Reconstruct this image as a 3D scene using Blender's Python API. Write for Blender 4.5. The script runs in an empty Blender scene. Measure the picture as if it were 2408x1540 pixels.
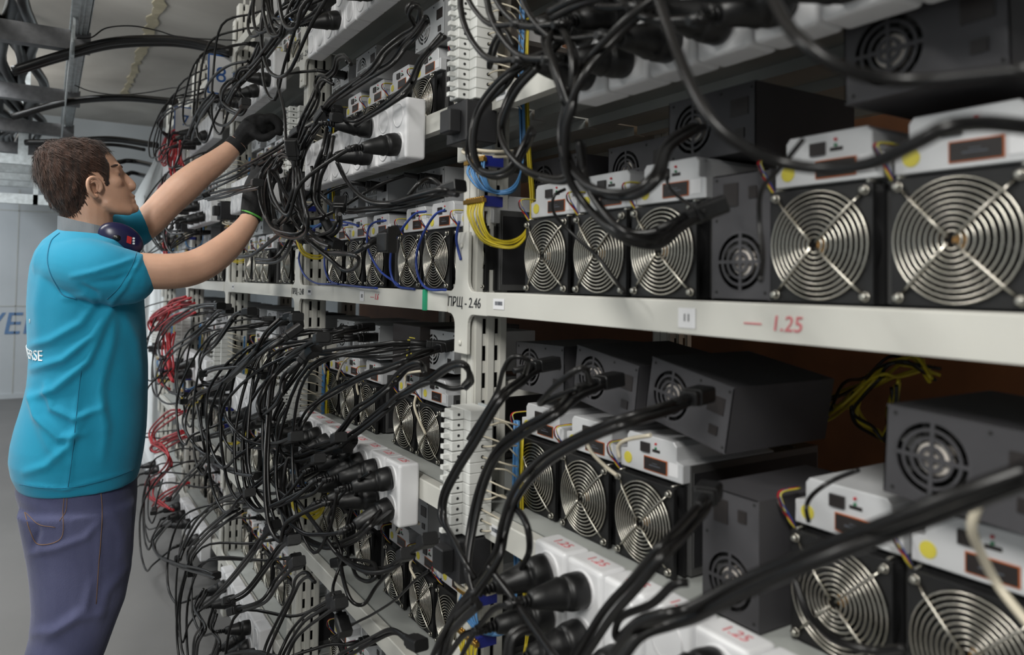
import bpy, math, random
from mathutils import Vector, Matrix, noise
SC = bpy.context.scene
COL = SC.collection
PI = math.pi
# ------------------------------------------------------------------ camera
FPX, PW, PH = 1750.0, 2408, 1540
CAMLOC = Vector((0, 0, 1.42))
cam_d = bpy.data.cameras.new('camera')
cam = bpy.data.objects.new('camera', cam_d)
COL.objects.link(cam)
cam_d.sensor_width = 36.0
cam_d.sensor_fit = 'HORIZONTAL'
cam_d.lens = FPX / PW * 36.0
CAMROT = (Matrix.Rotation(math.radians(-31.978), 3, 'Z') @ Matrix.Rotation(math.radians(92.0), 3, 'X')
          @ Matrix.Rotation(math.radians(0.8), 3, 'Z'))
SHY = -0.0705326
cam.matrix_world = Matrix.Translation(CAMLOC) @ CAMROT.to_4x4()
cam_d.shift_y = SHY
cam_d.clip_start = 0.02
cam_d.dof.use_dof = True
cam_d.dof.focus_distance = 1.85
cam_d.dof.aperture_fstop = 4.0
SC.camera = cam
# ------------------------------------------------------------------ world, lights, exposure
w = bpy.data.worlds.new('world'); SC.world = w; w.use_nodes = True
w.node_tree.nodes['Background'].inputs[0].default_value = (0.75, 0.85, 1.0, 1)
w.node_tree.nodes['Background'].inputs[1].default_value = 0.10
SC.view_settings.view_transform = 'Standard'
SC.view_settings.look = 'None'
SC.view_settings.exposure = 1.32
SC.view_settings.gamma = 1.0
SC.view_settings.use_curve_mapping = False

def area(name, loc, target, sx, sy, power, col=(1, 1, 1)):
    d = bpy.data.lights.new(name, 'AREA'); d.shape = 'RECTANGLE'; d.size = sx; d.size_y = sy
    d.energy = power; d.color = col
    o = bpy.data.objects.new(name, d); COL.objects.link(o)
    o.location = loc
    o.rotation_euler = (Vector(target) - Vector(loc)).to_track_quat('-Z', 'Y').to_euler()
    return o
# fluorescent rows above the aisle (outside the frame)
area('ceiling_lamp_light', (-1.15, -0.7, 2.9), (-0.6, 0.6, 0.6), 0.3, 1.4, 28, (1, 0.985, 0.94))
area('ceiling_lamp_light', (-1.15, 2.0, 2.95), (-0.85, 2.0, 0), 0.3, 1.4, 25, (1, 0.99, 0.95))
area('ceiling_lamp_light', (-1.1, 4.3, 2.9), (-0.4, 5.3, 0.3), 0.3, 1.4, 26, (0.94, 0.98, 1))
area('ceiling_lamp_light', (-1.3, 8.3, 2.95), (-1.3, 8.3, 0), 0.3, 1.4, 20, (0.90, 0.95, 1))
# warm work lamp behind the racks
area('work_lamp_light', (1.62, 0.9, 2.2), (1.3, 0.6, 1.2), 0.3, 0.5, 0.5, (1, 0.6, 0.3))
# the same tubes also throw light up at the ceiling
for y_l, p_l in ((0.2, 5.0), (2.6, 8), (5.0, 8.5), (8.0, 8)):
    area('ceiling_lamp_light', (-1.2, y_l, 2.75), (-0.9, y_l, 3.3), 0.15, 1.3, p_l, (1, 0.96, 0.90))

# ------------------------------------------------------------------ pixel helpers
CY = PH / 2 + SHY * PW
def ray(px, py):
    return CAMROT @ Vector(((px - PW / 2) / FPX, -(py - CY) / FPX, -1.0))
def atX(px, py, X):
    r = ray(px, py); t = X / r.x
    return CAMLOC + r * t
def atY(px, py, Y):
    r = ray(px, py); t = Y / r.y
    return CAMLOC + r * t
def atZ(px, py, Z):
    r = ray(px, py); t = (Z - CAMLOC.z) / r.z
    return CAMLOC + r * t
def yof(px, X, py=650):
    return atX(px, py, X).y

# ------------------------------------------------------------------ materials
MATS = {}
def srgb(r, g, b):
    f = lambda c: (c / 12.92 if c <= 0.04045 else ((c + 0.055) / 1.055) ** 2.4)
    return (f(r / 255), f(g / 255), f(b / 255), 1)
def mat(name, col, rough=0.5, metal=0.0, nscale=30, nvar=0.12, bump=0.0, bscale=200, spec=0.5, emit=0, subsurf=0, dust=0):
    m = bpy.data.materials.new(name); m.use_nodes = True
    nt = m.node_tree; b = nt.nodes['Principled BSDF']
    c = srgb(*col)
    tc = nt.nodes.new('ShaderNodeTexCoord')
    n = nt.nodes.new('ShaderNodeTexNoise'); n.inputs['Scale'].default_value = nscale; n.inputs['Detail'].default_value = 4
    nt.links.new(tc.outputs['Object'], n.inputs['Vector'])
    r = nt.nodes.new('ShaderNodeValToRGB')
    r.color_ramp.elements[0].position = 0.3; r.color_ramp.elements[1].position = 0.7
    r.color_ramp.elements[0].color = tuple(x * (1 - nvar) for x in c[:3]) + (1,)
    r.color_ramp.elements[1].color = tuple(min(1, x * (1 + nvar)) for x in c[:3]) + (1,)
    nt.links.new(n.outputs['Fac'], r.inputs['Fac'])
    nt.links.new(r.outputs['Color'], b.inputs['Base Color'])
    b.inputs['Roughness'].default_value = rough
    b.inputs['Metallic'].default_value = metal
    b.inputs['Specular IOR Level'].default_value = spec
    if subsurf:
        b.inputs['Subsurface Weight'].default_value = subsurf
        b.inputs['Subsurface Radius'].default_value = (0.01, 0.004, 0.002)
    if bump:
        n2 = nt.nodes.new('ShaderNodeTexNoise'); n2.inputs['Scale'].default_value = bscale; n2.inputs['Detail'].default_value = 3
        nt.links.new(tc.outputs['Object'], n2.inputs['Vector'])
        bp = nt.nodes.new('ShaderNodeBump'); bp.inputs['Strength'].default_value = bump; bp.inputs['Distance'].default_value = 0.002
        nt.links.new(n2.outputs['Fac'], bp.inputs['Height'])
        nt.links.new(bp.outputs['Normal'], b.inputs['Normal'])
    if emit:
        b.inputs['Emission Color'].default_value = c; b.inputs['Emission Strength'].default_value = emit
    MATS[name] = m
    return m
mat('rack_paint', (205, 204, 197), 0.42, 0, 6, 0.04, 0.05, 300)
mat('board_paint', (172, 175, 172), 0.5, 0, 8, 0.06, 0.05, 300)
mat('slot_dark', (30, 30, 30), 0.8)
mat('case_grey', (96, 96, 96), 0.5, 0.5, 12, 0.15, 0.08, 60)
mat('case_dark', (44, 44, 46), 0.55, 0.3, 12, 0.2, 0.08, 60)
mat('psu_dark', (70, 69, 72), 0.55, 0.2, 9, 0.15, 0.1, 150)
mat('psu_silver', (172, 174, 176), 0.4, 0.2, 9, 0.1, 0.06, 150)
mat('fan_black', (22, 22, 23), 0.5, 0, 20, 0.2)
mat('blade_grey', (24, 24, 25), 0.6, 0, 20, 0.1, spec=.3)
mat('steel_wire', (196, 192, 182), 0.26, 1.0, 30, 0.05)
mat('screw_steel', (190, 188, 180), 0.3, 1.0)
mat('control_metal', (205, 206, 208), 0.4, 0.15, 14, 0.05, 0.03, 150)
mat('label_black', (38, 33, 32), 0.35)
mat('label_orange', (176, 92, 40), 0.5)
mat('sticker_white', (226, 226, 228), 0.5, 0, 30, 0.02)
mat('sticker_print', (80, 84, 92), 0.6)
mat('sticker_yellow', (200, 188, 70), 0.5)
mat('led_red', (190, 30, 40), 0.3)
mat('led_green', (40, 120, 80), 0.3)
mat('hub_label', (196, 150, 90), 0.5)
mat('hub_bright', (222, 214, 206), 0.35)
mat('socket_white', (226, 226, 228), 0.3, 0, 10, 0.03)
mat('plug_black', (14, 14, 15), 0.45, 0, 40, 0.2, 0.12, 120)
mat('cord_black', (17, 16, 16), 0.33, 0, 25, 0.25, 0.04, 90, spec=.4)
mat('cord_red', (160, 28, 36), 0.4, 0, 25, 0.2)
mat('cord_blue', (38, 62, 140), 0.4, 0, 25, 0.15)
mat('cord_sky', (78, 130, 180), 0.4, 0, 25, 0.15)
mat('cord_yellow', (196, 176, 40), 0.4, 0, 25, 0.15)
mat('cord_cream', (205, 196, 176), 0.45, 0, 25, 0.1)
mat('brass', (178, 140, 70), 0.3, 0.9)
mat('breaker_grey', (214, 215, 212), 0.45, 0, 14, 0.03)
mat('terminal_blue', (30, 40, 120), 0.4)
mat('ink_black', (34, 36, 40), 0.6)
mat('ink_red', (206, 110, 116), 0.6)
mat('ink_blue', (40, 90, 160), 0.6)
mat('tape_green', (34, 150, 110), 0.5)
mat('frame_blue', (36, 90, 160), 0.5)
mat('zinc', (186, 192, 194), 0.45, 0.25, 30, 0.2, 0.1, 80)
mat('zinc_dark', (112, 112, 114), 0.5, 0.3, 30, 0.2)
mat('wall_paint', (186, 192, 196), 0.8, 0, 2.5, 0.05, 0.25, 40)
mat('ink_wall', (96, 128, 168), 0.8)
mat('plywood', (104, 66, 38), 0.7, 0, 5, 0.25)
mat('sheet_white', (240, 245, 248), 0.55, 0, 4, 0.05, 0.1, 20)
mat('skin', (198, 156, 132), 0.52, 0, 18, 0.07, 0.12, 260, subsurf=0.15)
mat('glove_black', (22, 22, 24), 0.8, 0, 60, 0.3, 0.5, 500)
mat('green_trim', (90, 170, 70), 0.6)
mat('eye_white', (120, 108, 100), 0.35)
mat('eye_dark', (50, 36, 28), 0.2)
mat('muff_grey', (120, 124, 128), 0.3, 0.2, 20, 0.1)
mat('muff_navy', (22, 22, 58), 0.3, 0, 12, 0.3)
mat('muff_red', (180, 40, 40), 0.4)

def ceiling_mat():
    m = bpy.data.materials.new('concrete_ceiling'); m.use_nodes = True; nt = m.node_tree; b = nt.nodes['Principled BSDF']
    tc = nt.nodes.new('ShaderNodeTexCoord')
    n = nt.nodes.new('ShaderNodeTexNoise'); n.inputs['Scale'].default_value = 0.9; n.inputs['Detail'].default_value = 8; n.inputs['Distortion'].default_value = 0.4
    n3 = nt.nodes.new('ShaderNodeTexNoise'); n3.inputs['Scale'].default_value = 2.3; n3.inputs['Detail'].default_value = 6
    for q in (n, n3): nt.links.new(tc.outputs['Object'], q.inputs['Vector'])
    r = nt.nodes.new('ShaderNodeValToRGB')
    r.color_ramp.elements[0].position = 0.3; r.color_ramp.elements[0].color = srgb(160, 156, 150)
    r.color_ramp.elements[1].position = 0.68; r.color_ramp.elements[1].color = srgb(204, 201, 194)
    nt.links.new(n.outputs['Fac'], r.inputs['Fac'])
    r2 = nt.nodes.new('ShaderNodeValToRGB')
    r2.color_ramp.elements[0].position = 0.72; r2.color_ramp.elements[0].color = (0, 0, 0, 1)
    r2.color_ramp.elements[1].position = 0.82; r2.color_ramp.elements[1].color = (0.6, 0.6, 0.6, 1)
    nt.links.new(n3.outputs['Fac'], r2.inputs['Fac'])
    mx = nt.nodes.new('ShaderNodeMix'); mx.data_type = 'RGBA'
    nt.links.new(r2.outputs['Color'], mx.inputs[0]); nt.links.new(r.outputs['Color'], mx.inputs[6])
    mx.inputs[7].default_value = srgb(150, 140, 100)
    nt.links.new(mx.outputs[2], b.inputs['Base Color']); b.inputs['Roughness'].default_value = 0.9
    bp = nt.nodes.new('ShaderNodeBump'); bp.inputs['Strength'].default_value = 0.3; bp.inputs['Distance'].default_value = 0.01
    nt.links.new(n3.outputs['Fac'], bp.inputs['Height']); nt.links.new(bp.outputs['Normal'], b.inputs['Normal'])
    MATS['concrete_ceiling'] = m
ceiling_mat()
mat('seam_filler', (178, 170, 146), 0.9, 0, 8, 0.2, 0.5, 30)
mat('floor_grey', (112, 111, 110), 0.6, 0, 1.6, 0.07, 0.1, 60)

def cloth_mat(name, c0, c1, scale, stretch, bump=0.35, weave=900):
    m = bpy.data.materials.new(name); m.use_nodes = True; nt = m.node_tree; b = nt.nodes['Principled BSDF']
    tc = nt.nodes.new('ShaderNodeTexCoord'); mp = nt.nodes.new('ShaderNodeMapping'); mp.inputs['Scale'].default_value = stretch
    nt.links.new(tc.outputs['Object'], mp.inputs['Vector'])
    n = nt.nodes.new('ShaderNodeTexNoise'); n.inputs['Scale'].default_value = scale; n.inputs['Detail'].default_value = 5
    nt.links.new(mp.outputs['Vector'], n.inputs['Vector'])
    r = nt.nodes.new('ShaderNodeValToRGB'); r.color_ramp.elements[0].position = 0.32; r.color_ramp.elements[1].position = 0.68
    r.color_ramp.elements[0].color = srgb(*c0); r.color_ramp.elements[1].color = srgb(*c1)
    nt.links.new(n.outputs['Fac'], r.inputs['Fac']); nt.links.new(r.outputs['Color'], b.inputs['Base Color'])
    wv = nt.nodes.new('ShaderNodeTexNoise'); wv.inputs['Scale'].default_value = weave
    nt.links.new(mp.outputs['Vector'], wv.inputs['Vector'])
    bp = nt.nodes.new('ShaderNodeBump'); bp.inputs['Strength'].default_value = bump; bp.inputs['Distance'].default_value = 0.001
    nt.links.new(wv.outputs['Fac'], bp.inputs['Height']); nt.links.new(bp.outputs['Normal'], b.inputs['Normal'])
    b.inputs['Roughness'].default_value = 0.85; b.inputs['Sheen Weight'].default_value = 0.15
    MATS[name] = m
cloth_mat('shirt_turquoise', (0, 130, 165), (4, 140, 175), 5, (1, 1, 1))
cloth_mat('shirt_seam', (0, 104, 136), (0, 112, 146), 5, (1, 1, 1))
cloth_mat('denim', (34, 40, 76), (78, 81, 114), 4.5, (1, 1, 0.6), 0.7, 600)
mat('denim_thread', (120, 92, 70), 0.8)
cloth_mat('hair_brown', (30, 19, 14), (70, 45, 33), 120, (1, 1, 0.12), 0.9, 260)
mat('shirt_print', (225, 232, 235), 0.7)

# ------------------------------------------------------------------ mesh helpers
class MB:
    """collects geometry for ONE mesh"""
    def __init__(s): s.v = []; s.f = []; s.m = []; s.sm = []
    def add(s, vs, fs, mi=0, smooth=False):
        n = len(s.v); s.v += [tuple(p) for p in vs]
        for f in fs: s.f.append([i + n for i in f]); s.m.append(mi); s.sm.append(smooth)
        return s
    def box(s, x0, x1, y0, y1, z0, z1, mi=0):
        s.add([(x0, y0, z0), (x1, y0, z0), (x1, y1, z0), (x0, y1, z0), (x0, y0, z1), (x1, y0, z1), (x1, y1, z1), (x0, y1, z1)],
              [(0, 3, 2, 1), (4, 5, 6, 7), (0, 1, 5, 4), (1, 2, 6, 5), (2, 3, 7, 6), (3, 0, 4, 7)], mi)
        return s
    def prism(s, poly, x0, x1, mi=0, axis='x', smooth=False):
        """poly in (y,z) extruded along x (axis x); (x,z) along y (axis y); (x,y) along z"""
        def P(a, b, t):
            return (t, a, b) if axis == 'x' else ((a, t, b) if axis == 'y' else (a, b, t))
        n = len(poly)
        vs = [P(a, b, x0) for a, b in poly] + [P(a, b, x1) for a, b in poly]
        fs = [list(range(n))[::-1], list(range(n, 2 * n))]
        s.add(vs, fs, mi)
        k = len(s.v) - 2 * n
        for i in range(n):
            j = (i + 1) % n
            s.f.append([k + i, k + j, k + n + j, k + n + i]); s.m.append(mi); s.sm.append(smooth)
        return s
    def lathe(s, prof, seg=16, mi=0, org=(0, 0, 0), axis='x', caps=True):
        """prof list of (t, r) along axis"""
        vs = []
        for t, r in prof:
            for k in range(seg):
                a = 2 * PI * k / seg; c, d = r * math.cos(a), r * math.sin(a)
                p = (t, c, d) if axis == 'x' else ((c, t, d) if axis == 'y' else (c, d, t))
                vs.append((p[0] + org[0], p[1] + org[1], p[2] + org[2]))
        fs = []
        for i in range(len(prof) - 1):
            for k in range(seg):
                k2 = (k + 1) % seg
                fs.append((i * seg + k, i * seg + k2, (i + 1) * seg + k2, (i + 1) * seg + k))
        s.add(vs, fs, mi, True)
        if caps:
            n = len(s.v) - len(vs)
            s.f.append([n + k for k in range(seg)][::-1]); s.m.append(mi); s.sm.append(False)
            s.f.append([n + (len(prof) - 1) * seg + k for k in range(seg)]); s.m.append(mi); s.sm.append(False)
        return s
    def tube(s, pts, r, sides=6, mi=0, closed=False, caps=True):
        pts = [Vector(p) for p in pts]; n = len(pts)
        rr = r if isinstance(r, (list, tuple)) else [r] * n
        T = []
        for i in range(n):
            a = pts[(i - 1) % n] if (closed or i > 0) else pts[i]
            b = pts[(i + 1) % n] if (closed or i < n - 1) else pts[i]
            t = (b - a); T.append(t.normalized() if t.length > 1e-9 else Vector((0, 0, 1)))
        up = Vector((0, 0, 1)) if abs(T[0].z) < 0.9 else Vector((1, 0, 0))
        N = (up - T[0] * up.dot(T[0])).normalized(); vs = []
        for i in range(n):
            N = N - T[i] * N.dot(T[i])
            N = N.normalized() if N.length > 1e-6 else T[i].orthogonal().normalized()
            B = T[i].cross(N)
            for k in range(sides):
                a = 2 * PI * k / sides
                vs.append(pts[i] + (N * math.cos(a) + B * math.sin(a)) * rr[i])
        fs = []
        for i in range(n if closed else n - 1):
            j = (i + 1) % n
            for k in range(sides):
                k2 = (k + 1) % sides
                fs.append((i * sides + k, j * sides + k, j * sides + k2, i * sides + k2))
        s.add(vs, fs, mi, True)
        if caps and not closed:
            q = len(s.v) - len(vs)
            s.f.append([q + k for k in range(sides)]); s.m.append(mi); s.sm.append(False)
            s.f.append([q + (n - 1) * sides + k for k in range(sides)][::-1]); s.m.append(mi); s.sm.append(False)
        return s
    def mesh(s, name, mats):
        me = bpy.data.meshes.new(name)
        me.from_pydata(s.v, [], s.f)
        for k in (mats if isinstance(mats, (list, tuple)) else [mats]): me.materials.append(MATS[k])
        me.polygons.foreach_set('material_index', s.m)
        me.polygons.foreach_set('use_smooth', s.sm)
        me.update()
        return me

def tag(o, label=None, cat=None, group=None, kind=None):
    if label: o['label'] = label
    if cat: o['category'] = cat
    if group: o['group'] = group
    if kind: o['kind'] = kind
    return o
def link(name, me, parent=None, loc=None, rot=None):
    o = bpy.data.objects.new(name, me); COL.objects.link(o)
    if parent is not None: o.parent = parent
    if loc is not None: o.location = loc
    if rot is not None: o.rotation_euler = rot
    return o
def empty(name, loc=(0, 0, 0), rot=(0, 0, 0)):
    o = bpy.data.objects.new(name, None); COL.objects.link(o); o.location = loc; o.rotation_euler = rot
    o.empty_display_size = 0.05
    return o
def struct(name, mb, m):
    o = link(name, mb.mesh(name, m)); o['kind'] = 'structure'; return o
def bevel_mesh(me, w, seg=2, ang=0.6):
    import bmesh
    bm = bmesh.new(); bm.from_mesh(me)
    bmesh.ops.remove_doubles(bm, verts=bm.verts, dist=1e-6)
    es = [e for e in bm.edges if len(e.link_faces) == 2 and e.calc_face_angle(0) > ang]
    bmesh.ops.bevel(bm, geom=es, offset=w, segments=seg, profile=0.5, affect='EDGES', clamp_overlap=True)
    bm.to_mesh(me); bm.free(); me.update()
    return me
def spline(pts, per=8):
    """Catmull-Rom through points"""
    P = [Vector(p) for p in pts]
    if len(P) < 3: return P
    P = [P[0] * 2 - P[1]] + P + [P[-1] * 2 - P[-2]]
    out = []
    for i in range(1, len(P) - 2):
        a, b, c, d = P[i - 1], P[i], P[i + 1], P[i + 2]
        for k in range(per):
            t = k / per
            out.append(0.5 * ((2 * b) + (c - a) * t + (2 * a - 5 * b + 4 * c - d) * t * t + (3 * b - a - 3 * c + d) * t ** 3))
    out.append(P[-2])
    return out
def rrect(y0, y1, z0, z1, r, n=4):
    o = []
    for cx, cy, a0 in ((y1 - r, z1 - r, 0), (y0 + r, z1 - r, 90), (y0 + r, z0 + r, 180), (y1 - r, z0 + r, 270)):
        for k in range(n + 1):
            a = math.radians(a0 + 90 * k / n); o.append((cx + r * math.cos(a), cy + r * math.sin(a)))
    return o
TXT = {}
def text_mesh(body, size, m, ext=0.0004, shear=0.0, align='CENTER'):
    key = (body, size, m, shear)
    if key in TXT: return TXT[key]
    cu = bpy.data.curves.new('writing', 'FONT'); cu.body = body; cu.size = size; cu.extrude = ext; cu.shear = shear
    cu.align_x = align; cu.align_y = 'CENTER'; cu.resolution_u = 3
    o = bpy.data.objects.new('writing', cu); COL.objects.link(o)
    bpy.context.view_layer.update()
    me = bpy.data.meshes.new_from_object(o.evaluated_get(bpy.context.evaluated_depsgraph_get()))
    bpy.data.objects.remove(o)
    me.materials.clear(); me.materials.append(MATS[m]); TXT[key] = me
    return me
ROT_FRONT = Matrix(((0, 0, -1), (-1, 0, 0), (0, 1, 0))).to_euler()   # text on a -X facing surface, reads towards -Y
def text_on_front(body, size, m, X, y, z, parent=None, name='writing', shear=0, roll=0):
    me = text_mesh(body, size, m, shear=shear)
    o = link(name, me, parent)
    R = Matrix(((0, 0, -1), (-1, 0, 0), (0, 1, 0)))
    o.matrix_local = Matrix.Translation((X, y, z)) @ (R @ Matrix.Rotation(roll, 3, 'Z')).to_4x4()
    return o
# ------------------------------------------------------------------ room shell
RX0, RX1, RY0, RY1, RZ = -2.6, 2.4, -2.2, 10.3, 3.3
struct('floor', MB().box(RX0, RX1, RY0, RY1, -0.1, 0), 'floor_grey')
struct('ceiling', MB().box(RX0, RX1, RY0, RY1, RZ, RZ + 0.1), 'concrete_ceiling')
wb = struct('wall_back', MB().box(RX0, RX1, RY1, RY1 + 0.1, 0, RZ), 'wall_paint')
struct('wall_left', MB().box(RX0 - 0.1, RX0, RY0, RY1, 0, RZ), 'wall_paint')
struct('wall_right', MB().box(RX1, RX1 + 0.1, RY0, RY1, 0, RZ), 'wall_paint')
struct('wall_front', MB().box(RX0, RX1, RY0 - 0.1, RY0, 0, RZ), 'wall_paint')
struct('baseboard_back', MB().box(RX0, RX1, RY1 - 0.02, RY1, 0, 0.05), 'wall_paint')
# panel joints of the back wall
jm = MB()
for z in (1.05, 2.15): jm.box(RX0, RX1, RY1 - 0.006, RY1, z, z + 0.012)
for x in (-1.6, -0.3, 1.0): jm.box(x, x + 0.012, RY1 - 0.006, RY1, 0.05, 2.4)
struct('trim_1', jm, 'board_paint')
# filled crack between two ceiling slabs
rnd = random.Random(4)
a, b = atZ(385, -20, RZ), atZ(292, 225, RZ)
sm = MB(); L, Rr = [], []
for k in range(41):
    t = k / 40; p = a.lerp(b, t); d = (b - a).normalized(); nrm = Vector((d.y, -d.x, 0))
    wd = 0.036 * (1 - 0.25 * t)
    L.append(p + nrm * (wd + rnd.uniform(-.018, .018))); Rr.append(p - nrm * (wd + rnd.uniform(-.018, .018)))
vs = [(q.x, q.y, RZ - 0.004 - 0.004 * rnd.random()) for q in L] + [(q.x, q.y, RZ - 0.004 - 0.004 * rnd.random()) for q in Rr] + \
     [(q.x, q.y, RZ + 0.01) for q in L] + [(q.x, q.y, RZ + 0.01) for q in Rr]
fs = []
for k in range(40):
    fs += [(k, k + 1, 42 + k, 41 + k), (82 + k, 83 + k, k + 1, k), (41 + k, 42 + k, 124 + k, 123 + k)]
sm.add(vs, fs); struct('trim_2', sm, 'seam_filler')
# writing on the back wall
o = link('wall_lettering', text_mesh('OVER', 0.36, 'ink_wall', 0.002, 0.15, 'RIGHT'))
p = atY(96, 762, RY1)
o.matrix_world = Matrix.Translation((p.x + 0.02, RY1 - 0.004, p.z)) @ Matrix.Rotation(PI / 2, 4, 'X')
tag(o, 'pale blue slanted lettering painted on the far wall behind the man', 'lettering')
# second, farther trunking low on the back wall junction
# ------------------------------------------------------------------ cable ladder over the aisle
TZ = 2.50
tray = empty('cable_ladder', (0, 1.0, TZ))
tag(tray, 'galvanised cable ladder hanging over the aisle above the man', 'cable tray')
def rail(x, h=0.10):
    m = MB(); m.box(x - .003, x + .003, 0.0, 8.6, 0.0, h)
    m.box(x - .07, x, 0.0, 8.6, h - .004, h); m.box(x - .07, x, 0.0, 8.6, 0, .004)
    m.box(x - .046, x - .040, 0, 8.6, -.004, 0); m.box(x - .030, x - .024, 0, 8.6, -.004, 0)
    return m
xr = 0.125; xl = -0.62
link('side_rail', rail(xr).mesh('side_rail', 'zinc'), tray)
link('side_rail', rail(xl).mesh('side_rail', 'zinc'), tray)
rm = MB().box(xl, xr + 0.012, -0.03, 0.03, -0.075, -0.070); rm.box(xl, xr + 0.012, -0.032, -0.029, -0.075, 0.012); rm.box(xl, xr + 0.012, 0.029, 0.032, -0.075, 0.0)
rme = rm.mesh('rung', 'zinc_dark')
for k, yy in enumerate((2.7, 3.86, 5.12, 6.3, 7.4, 8.5)):
    link('rung', rme, tray, (0, yy - 1.0, 0))
# hanger straps on the visible rail
hs = MB().box(-.035, .035, -.003, .003, 0, RZ - TZ - .02).mesh('hanger_strap', 'zinc')
for yy in (1.55, 3.75, 5.35, 7.0): link('hanger_strap', hs, tray, (xl + .01, yy - 1.0 + .1, 0.02))
# lower perforated rail
sr = MB()
for z0 in (-0.16,): sr.box(xr - .07, xr - .064, 2.4, 8.2, z0, z0 + .07)
link('lower_rail', sr.mesh('lower_rail', 'zinc'), tray)
for yy in (2.6, 4.3, 6.1, 7.8):
    link('drop_bracket', MB().box(xr - .064, xr - .055, -.02, .02, -.17, .0).mesh('drop_bracket', 'zinc'), tray, (0, yy, 0))
# a further conduit rack beyond it
t2 = empty('conduit_rack', (0, 6.3, 2.2)); tag(t2, 'farther galvanised conduit rack low behind the head of the man', 'cable tray')
for k in range(4):
    link('rail', MB().box(-0.75, 0.32, k * .55, k * .55 + .04, 0, .07).mesh('rail', 'zinc'), t2)
link('side_rail', MB().box(.27, .30, 0, 2.0, -.02, .10).mesh('side_rail', 'zinc'), t2)
link('post', MB().box(-.2, -.14, 0, .03, .07, 1.08).mesh('post', 'zinc'), t2)
link('lower_rail', MB().box(-0.6, 0.25, .0, .05, -.28, -.21).mesh('lower_rail', 'zinc'), t2)
link('drop_post', MB().box(0.1, 0.13, .0, .03, -.28, .0).mesh('drop_post', 'zinc'), t2)
link('drop_post', MB().box(-0.1, -0.07, .0, .03, -.28, .0).mesh('drop_post', 'zinc'), t2)
# trunk cables lying in the ladder
rnd = random.Random(11)
for k in range(8):
    x0 = (-.36 + k * .038)
    pts = []
    y = 0.9
    while y < 9.2:
        pts.append((x0 + rnd.uniform(-.05, .05), y, TZ + .035 + rnd.uniform(0, .05) - (0.05 if 2.7 < y < 3.1 and k in (3, 4) else 0))); y += 0.55
    o = link('trunk_cable', MB().tube(spline(pts, 4), .021 + .006 * (k % 3), 8).mesh('trunk_cable', 'cord_black'))
    tag(o, f'black trunk cable in the ceiling cable ladder, {["first", "second", "third", "fourth", "fifth", "sixth", "seventh", "eighth"][k]} from its far side', 'cable', 'trunk cables in the ladder')
# arching feeders from the ladder to the racks
def feeder(pts, r, label, Ys, m='cord_black'):
    P = [atY(px, py, Y) for (px, py), Y in zip(pts, Ys)]
    o = link('feeder_cable', MB().tube(spline(P, 8), r, 8).mesh('feeder_cable', m)); tag(o, label, 'cable'); return o
feeder([(30, 165), (140, 130), (260, 98), (380, 92), (460, 100), (545, 122)], .019, 'thick upper black feeder cable arching from the ladder to the rack top', [3.9, 3.85, 3.7, 3.6, 3.5, 3.35])
feeder([(30, 172), (140, 138), (260, 108), (380, 101), (460, 108), (540, 128)], .016, 'black feeder cable running just under the thick upper arching one', [3.95, 3.9, 3.75, 3.65, 3.55, 3.4])
feeder([(30, 275), (120, 248), (200, 234), (300, 230), (415, 240)], .020, 'second black feeder cable arching above the man towards the racks', [4.9, 4.8, 4.7, 4.5, 4.3])
feeder([(60, 335), (150, 333), (260, 327), (370, 342)], .020, 'lower black feeder cable arching just above the hair of the man', [5.6, 5.5, 5.4, 5.2])
feeder([(180, 350), (240, 340), (290, 343), (340, 352)], .012, 'thin black feeder cable close under the lower arching one', [5.7, 5.6, 5.6, 5.5])
feeder([(150, 400), (275, 382), (300, 378), (335, 383), (400, 400)], .018, 'short black feeder cable seen between the forehead and the racks', [6.5, 6.4, 6.4, 6.3, 5.5])
feeder([(150, 425), (285, 412), (310, 406), (335, 412), (400, 425)], .018, 'farthest short black feeder cable level with the eyes', [7.3, 7.2, 7.2, 7.1, 5.5])
feeder([(180, 90), (215, 88), (250, 66), (310, 61), (370, 72), (430, 88), (555, 95)], .003, 'thin loose wire strung below the ceiling crack, upper one', [3.6, 3.6, 3.6, 3.5, 3.5, 3.4, 3.3])
feeder([(175, 200), (215, 215), (280, 223), (350, 217), (410, 206), (450, 210)], .003, 'thin loose wire strung below the ceiling, lower one', [4.6, 4.6, 4.5, 4.4, 4.3, 4.2])
# white plastic sheet hanging at the end of the racks
sh = MB(); rows = []
for k in range(17):
    t = k / 16
    py = 300 + t * 860
    if py < 470: xl_ = 405 - (py - 300) * 0.55
    else: xl_ = 312 + (py - 470) * 0.0
    if py > 1050: xl_ = 312 + (py - 1050) * 0.52
    row = []
    for j in range(9):
        px = xl_ + (398 - xl_) * j / 8
        p = atY(px, py, 5.62)
        row.append((p.x, 5.62 + 0.035 * math.sin(j * 2.1 + t * 3) + .02 * math.sin(t * 9 + j), max(p.z, 0.004)))
    rows.append(row)
vs = [q for r in rows for q in r]; fs = [(i * 9 + j, i * 9 + j + 1, (i + 1) * 9 + j + 1, (i + 1) * 9 + j) for i in range(16) for j in range(8)]
sh.add(vs, fs, 0, True)
so = link('plastic_sheet', sh.mesh('plastic_sheet', 'sheet_white'))
md = so.modifiers.new('thick', 'SOLIDIFY'); md.thickness = 0.004
tag(so, 'white plastic sheet hanging across the far end of the racks', 'sheet')
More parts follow.
